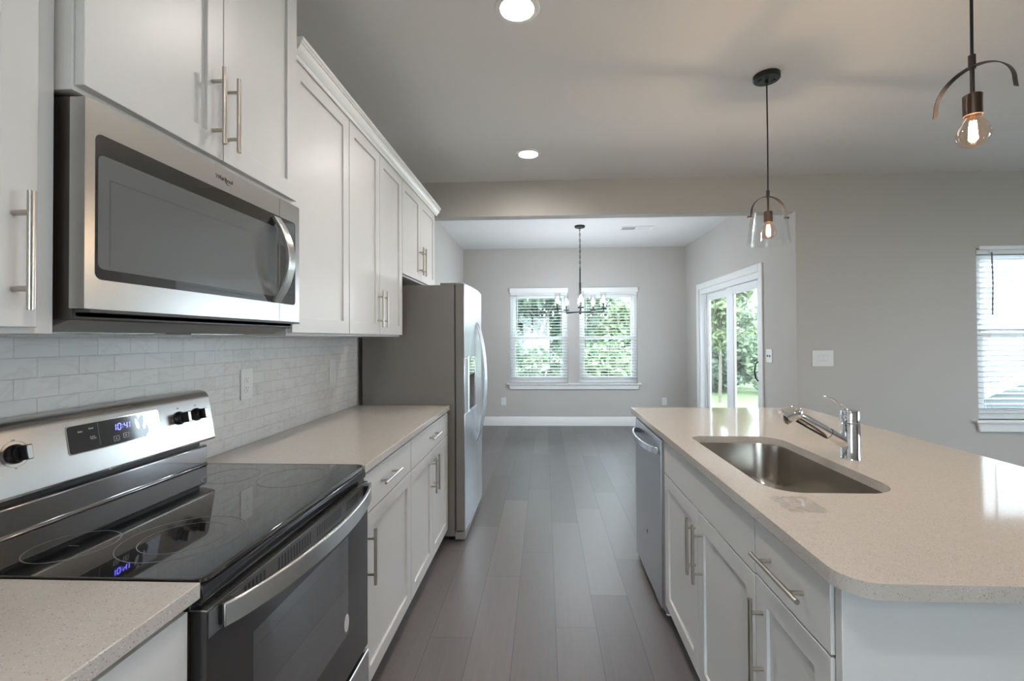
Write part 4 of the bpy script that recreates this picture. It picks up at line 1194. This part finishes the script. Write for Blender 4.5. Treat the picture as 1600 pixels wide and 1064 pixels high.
def tree(name, label, x, y, zg, h, rad, mt, n=2600, leaf=.13, seed=1, trunk=.3, cat='tree', group='trees beyond the garden windows'):
    r = thing(name, label, cat, (x, y, zg), group)
    mb = MB(); zt = zg + h*.75; rnd = random.Random(seed+50)
    tr = max(.025, h*.011)
    mb.tube([(x, y, zg-.2), (x+.03, y, zg+h*.3), (x-.02, y+.02, zt)], [tr, tr*.8, tr*.35], 8)
    for k in range(5):
        a = k*1.3; z = zg + h*(trunk+.05+.09*k); mb.tube([(x, y, z), (x + rad*.55*math.cos(a), y + rad*.55*math.sin(a), z + h*.14)], [tr*.45, tr*.15], 6)
    obj('trunk', mb, 'bark', r)
    obj('crown', crown_mb(x, y, zg + h*trunk, zg + h, rad, n, leaf, seed), mt, r, smooth=False)
    return r
TR = [('leafy_tree', 'dense green tree seen through the left blind, at its left side', -2.6, 16.6, 6.5, 2.0, 'leafa', .04),
      ('leafy_tree', 'dark green tree filling the left nook window', .1, 13.2, 5.2, 1.7, 'leafb', .04),
      ('leafy_tree', 'green tree behind the chandelier between the nook windows', 1.75, 17.2, 6.0, 2.0, 'leafa', .04),
      ('leafy_tree', 'low pale green tree seen in the right nook window', 2.55, 13.6, 2.75, 1.15, 'leafc', .04),
      ('leafy_tree', 'dark green tree seen low through the right nook blind', 4.6, 20.5, 3.0, 2.0, 'leafb', .06),
      ('leafy_tree', 'slender light green tree seen through the left pane of the sliding door', 4.42, 11.8, 4.2, .75, 'leafc', .34),
      ('leafy_tree', 'bushy green tree seen through the right pane of the sliding door', 6.15, 15.2, 3.15, 1.15, 'leafa', .08),
      ('leafy_tree', 'tall green tree far behind the patio door stile', 8.2, 24.0, 5.0, 1.7, 'leafb', .08),
      ('leafy_tree', 'round light green tree behind the sliding door at its right edge', 9.3, 19.4, 2.6, 1.5, 'leafc', .08)]
for i, (nm, lb, x, y, h, rad, mt, tk) in enumerate(TR): tree(nm, lb, x, y, -.3 if y < 20 else -.5, h, rad, mt, 4600 if rad > 1.2 else 2600, .13, 11+i, tk)
for i, (x, y, h, rad, mt, lb) in enumerate(((5.1, 13.9, 1.3, .9, 'leafb', 'dark green shrub at the lawn edge behind the slender tree'), (6.75, 13.4, 1.1, .8, 'leafa', 'green shrub at the lawn edge seen low in the right door pane'), (-1.2, 11.0, 1.6, 1.1, 'leafb', 'dark shrub below the left nook window'), (1.55, 11.3, 1.5, 1.0, 'leafa', 'green shrub below the right nook window'), (3.75, 15.2, 1.3, .9, 'leafb', 'shrub at the left edge of the sliding door view'))):
    tree('garden_shrub', lb, x, y, -.3, h, rad, mt, 1500, .10, 71+i, .02, 'shrub', 'garden shrubs')

def house(label, x0, x1, y0, y1, zg, ze, zr, side, ridge='Y', wins=()):
    r = thing('house', label, 'house', ((x0+x1)/2, (y0+y1)/2, zg))
    mb = MB()
    if ridge == 'Y':
        xm = (x0+x1)/2; mb.prism([(x0, zg), (x1, zg), (x1, ze), (xm, zr), (x0, ze)], 'Y', y0, y1)
    else:
        ym = (y0+y1)/2; mb.prism([(y0, zg), (y1, zg), (y1, ze), (ym, zr), (y0, ze)], 'X', x0, x1)
    obj('wall', mb, side, r, smooth=False)
    rf = MB(); o = .35; t = .12; tr = MB()
    if ridge == 'Y':
        xm = (x0+x1)/2
        for s, xe in ((-1, x0), (1, x1)):
            sl = (zr-ze)/abs(xm-xe); xo = xe + s*o; zo = ze - o*sl
            rf.prism([(xm, zr+.02), (xo, zo+.02), (xo, zo+.02+t), (xm, zr+.02+t)], 'Y', y0-o, y1+o)
            tr.prism([(xm, zr-.12), (xo, zo-.12), (xo, zo+.04+t), (xm, zr+.04+t)], 'Y', y0-o-.06, y0-o)
    else:
        ym = (y0+y1)/2
        for s, ye in ((-1, y0), (1, y1)):
            sl = (zr-ze)/abs(ym-ye); yo = ye + s*o; zo = ze - o*sl
            rf.prism([(ym, zr+.02), (yo, zo+.02), (yo, zo+.02+t), (ym, zr+.02+t)], 'X', x0-o, x1+o)
            tr.prism([(ym, zr-.12), (yo, zo-.12), (yo, zo+.04+t), (ym, zr+.04+t)], 'X', x0-o-.06, x0-o)
    obj('roof', rf, 'roof', r, smooth=False); obj('rake_trim', tr, 'trim', r, smooth=False)
    for (wx, wz, ww, wh) in wins:
        f = obj('window', MB().box(wx-ww/2-.1, wx+ww/2+.1, y0-.04, y0-.01, wz-.1, wz+wh+.1), 'trim', r)
        obj('pane', MB().box(wx-ww/2, wx+ww/2, y0-.06, y0-.03, wz, wz+wh), 'shadewin', f)
    return r
house('nearest blue-grey sided house with a white rake board, low behind the living room blind', 12.9, 19.5, 14.0, 24, -5.5, -.15, 1.15, 'sidea', 'Y', ((15.6, -1.6, .9, 1.2),))
house('pale house with a gabled front further down the slope behind the living room blind', 24.6, 33.0, 27.0, 36, -6.5, -.5, 1.05, 'sideb', 'Y', ((26.5, -1.5, 1.2, 1.0), (29.0, -1.5, 1.2, 1.0)))
house('grey-roofed long house behind the gabled one, seen through the living room blind', 26, 58, 42, 52, -7.5, -.6, 1.2, 'sideb', 'X', ((40, -2, 1.2, 1.2), (44, -2, 1.2, 1.2), (48, -2, 1.2, 1.2)))
struct('bounce_slab_rear', MB().box(-3, 6, YR-T-6, YR-T-.01, -.29, -.12), 'concrete', label='concrete slab behind the house, added to bounce neutral daylight', cat='patio', smooth=False)  # unseen slab added to keep ground bounce at the rear from going green
struct('bounce_slab_east', MB().box(XE+T+.01, 16, -8, YB, -.29, -.12), 'concrete', label='concrete slab outside the living room, added to bounce neutral daylight', cat='patio', smooth=False)  # unseen slab added for warmer, less green bounce through the east opening
# far wooded ridge
rnd = random.Random(5); mb = MB(); prev = None
top = []
for i in range(121):
    x = -80 + i*2.6; y = 120 + 6*math.sin(i*.3)
    z = 3.3 + 1.1*math.sin(i*.11) + .5*math.sin(i*.53+1) + rnd.uniform(-.35, .35)
    top.append((x, y, z))
for (x, y, z), (x2, y2, z2) in zip(top, top[1:]):
    for (a, b) in (((0, -7), (-8, -3.5)), ((-8, -3.5), (0, None))): pass
rows = []
for dy, fz in ((-26, 0.0), (-14, .55), (-5, .9), (0, 1.0), (14, .6), (30, 0)):
    rows.append([mb.bm.verts.new((x, y+dy + rnd.uniform(-1, 1), -8 + (z+8)*fz + (rnd.uniform(-.4, .4) if fz else 0))) for x, y, z in top])
for A, B in zip(rows, rows[1:]):
    for i in range(len(A)-1): mb.bm.faces.new((A[i], A[i+1], B[i+1], B[i]))
struct('hills', mb, 'hill', label='low wooded ridge on the horizon', cat='hills')

for o in S.objects:
    if '_org' in o: del o['_org']
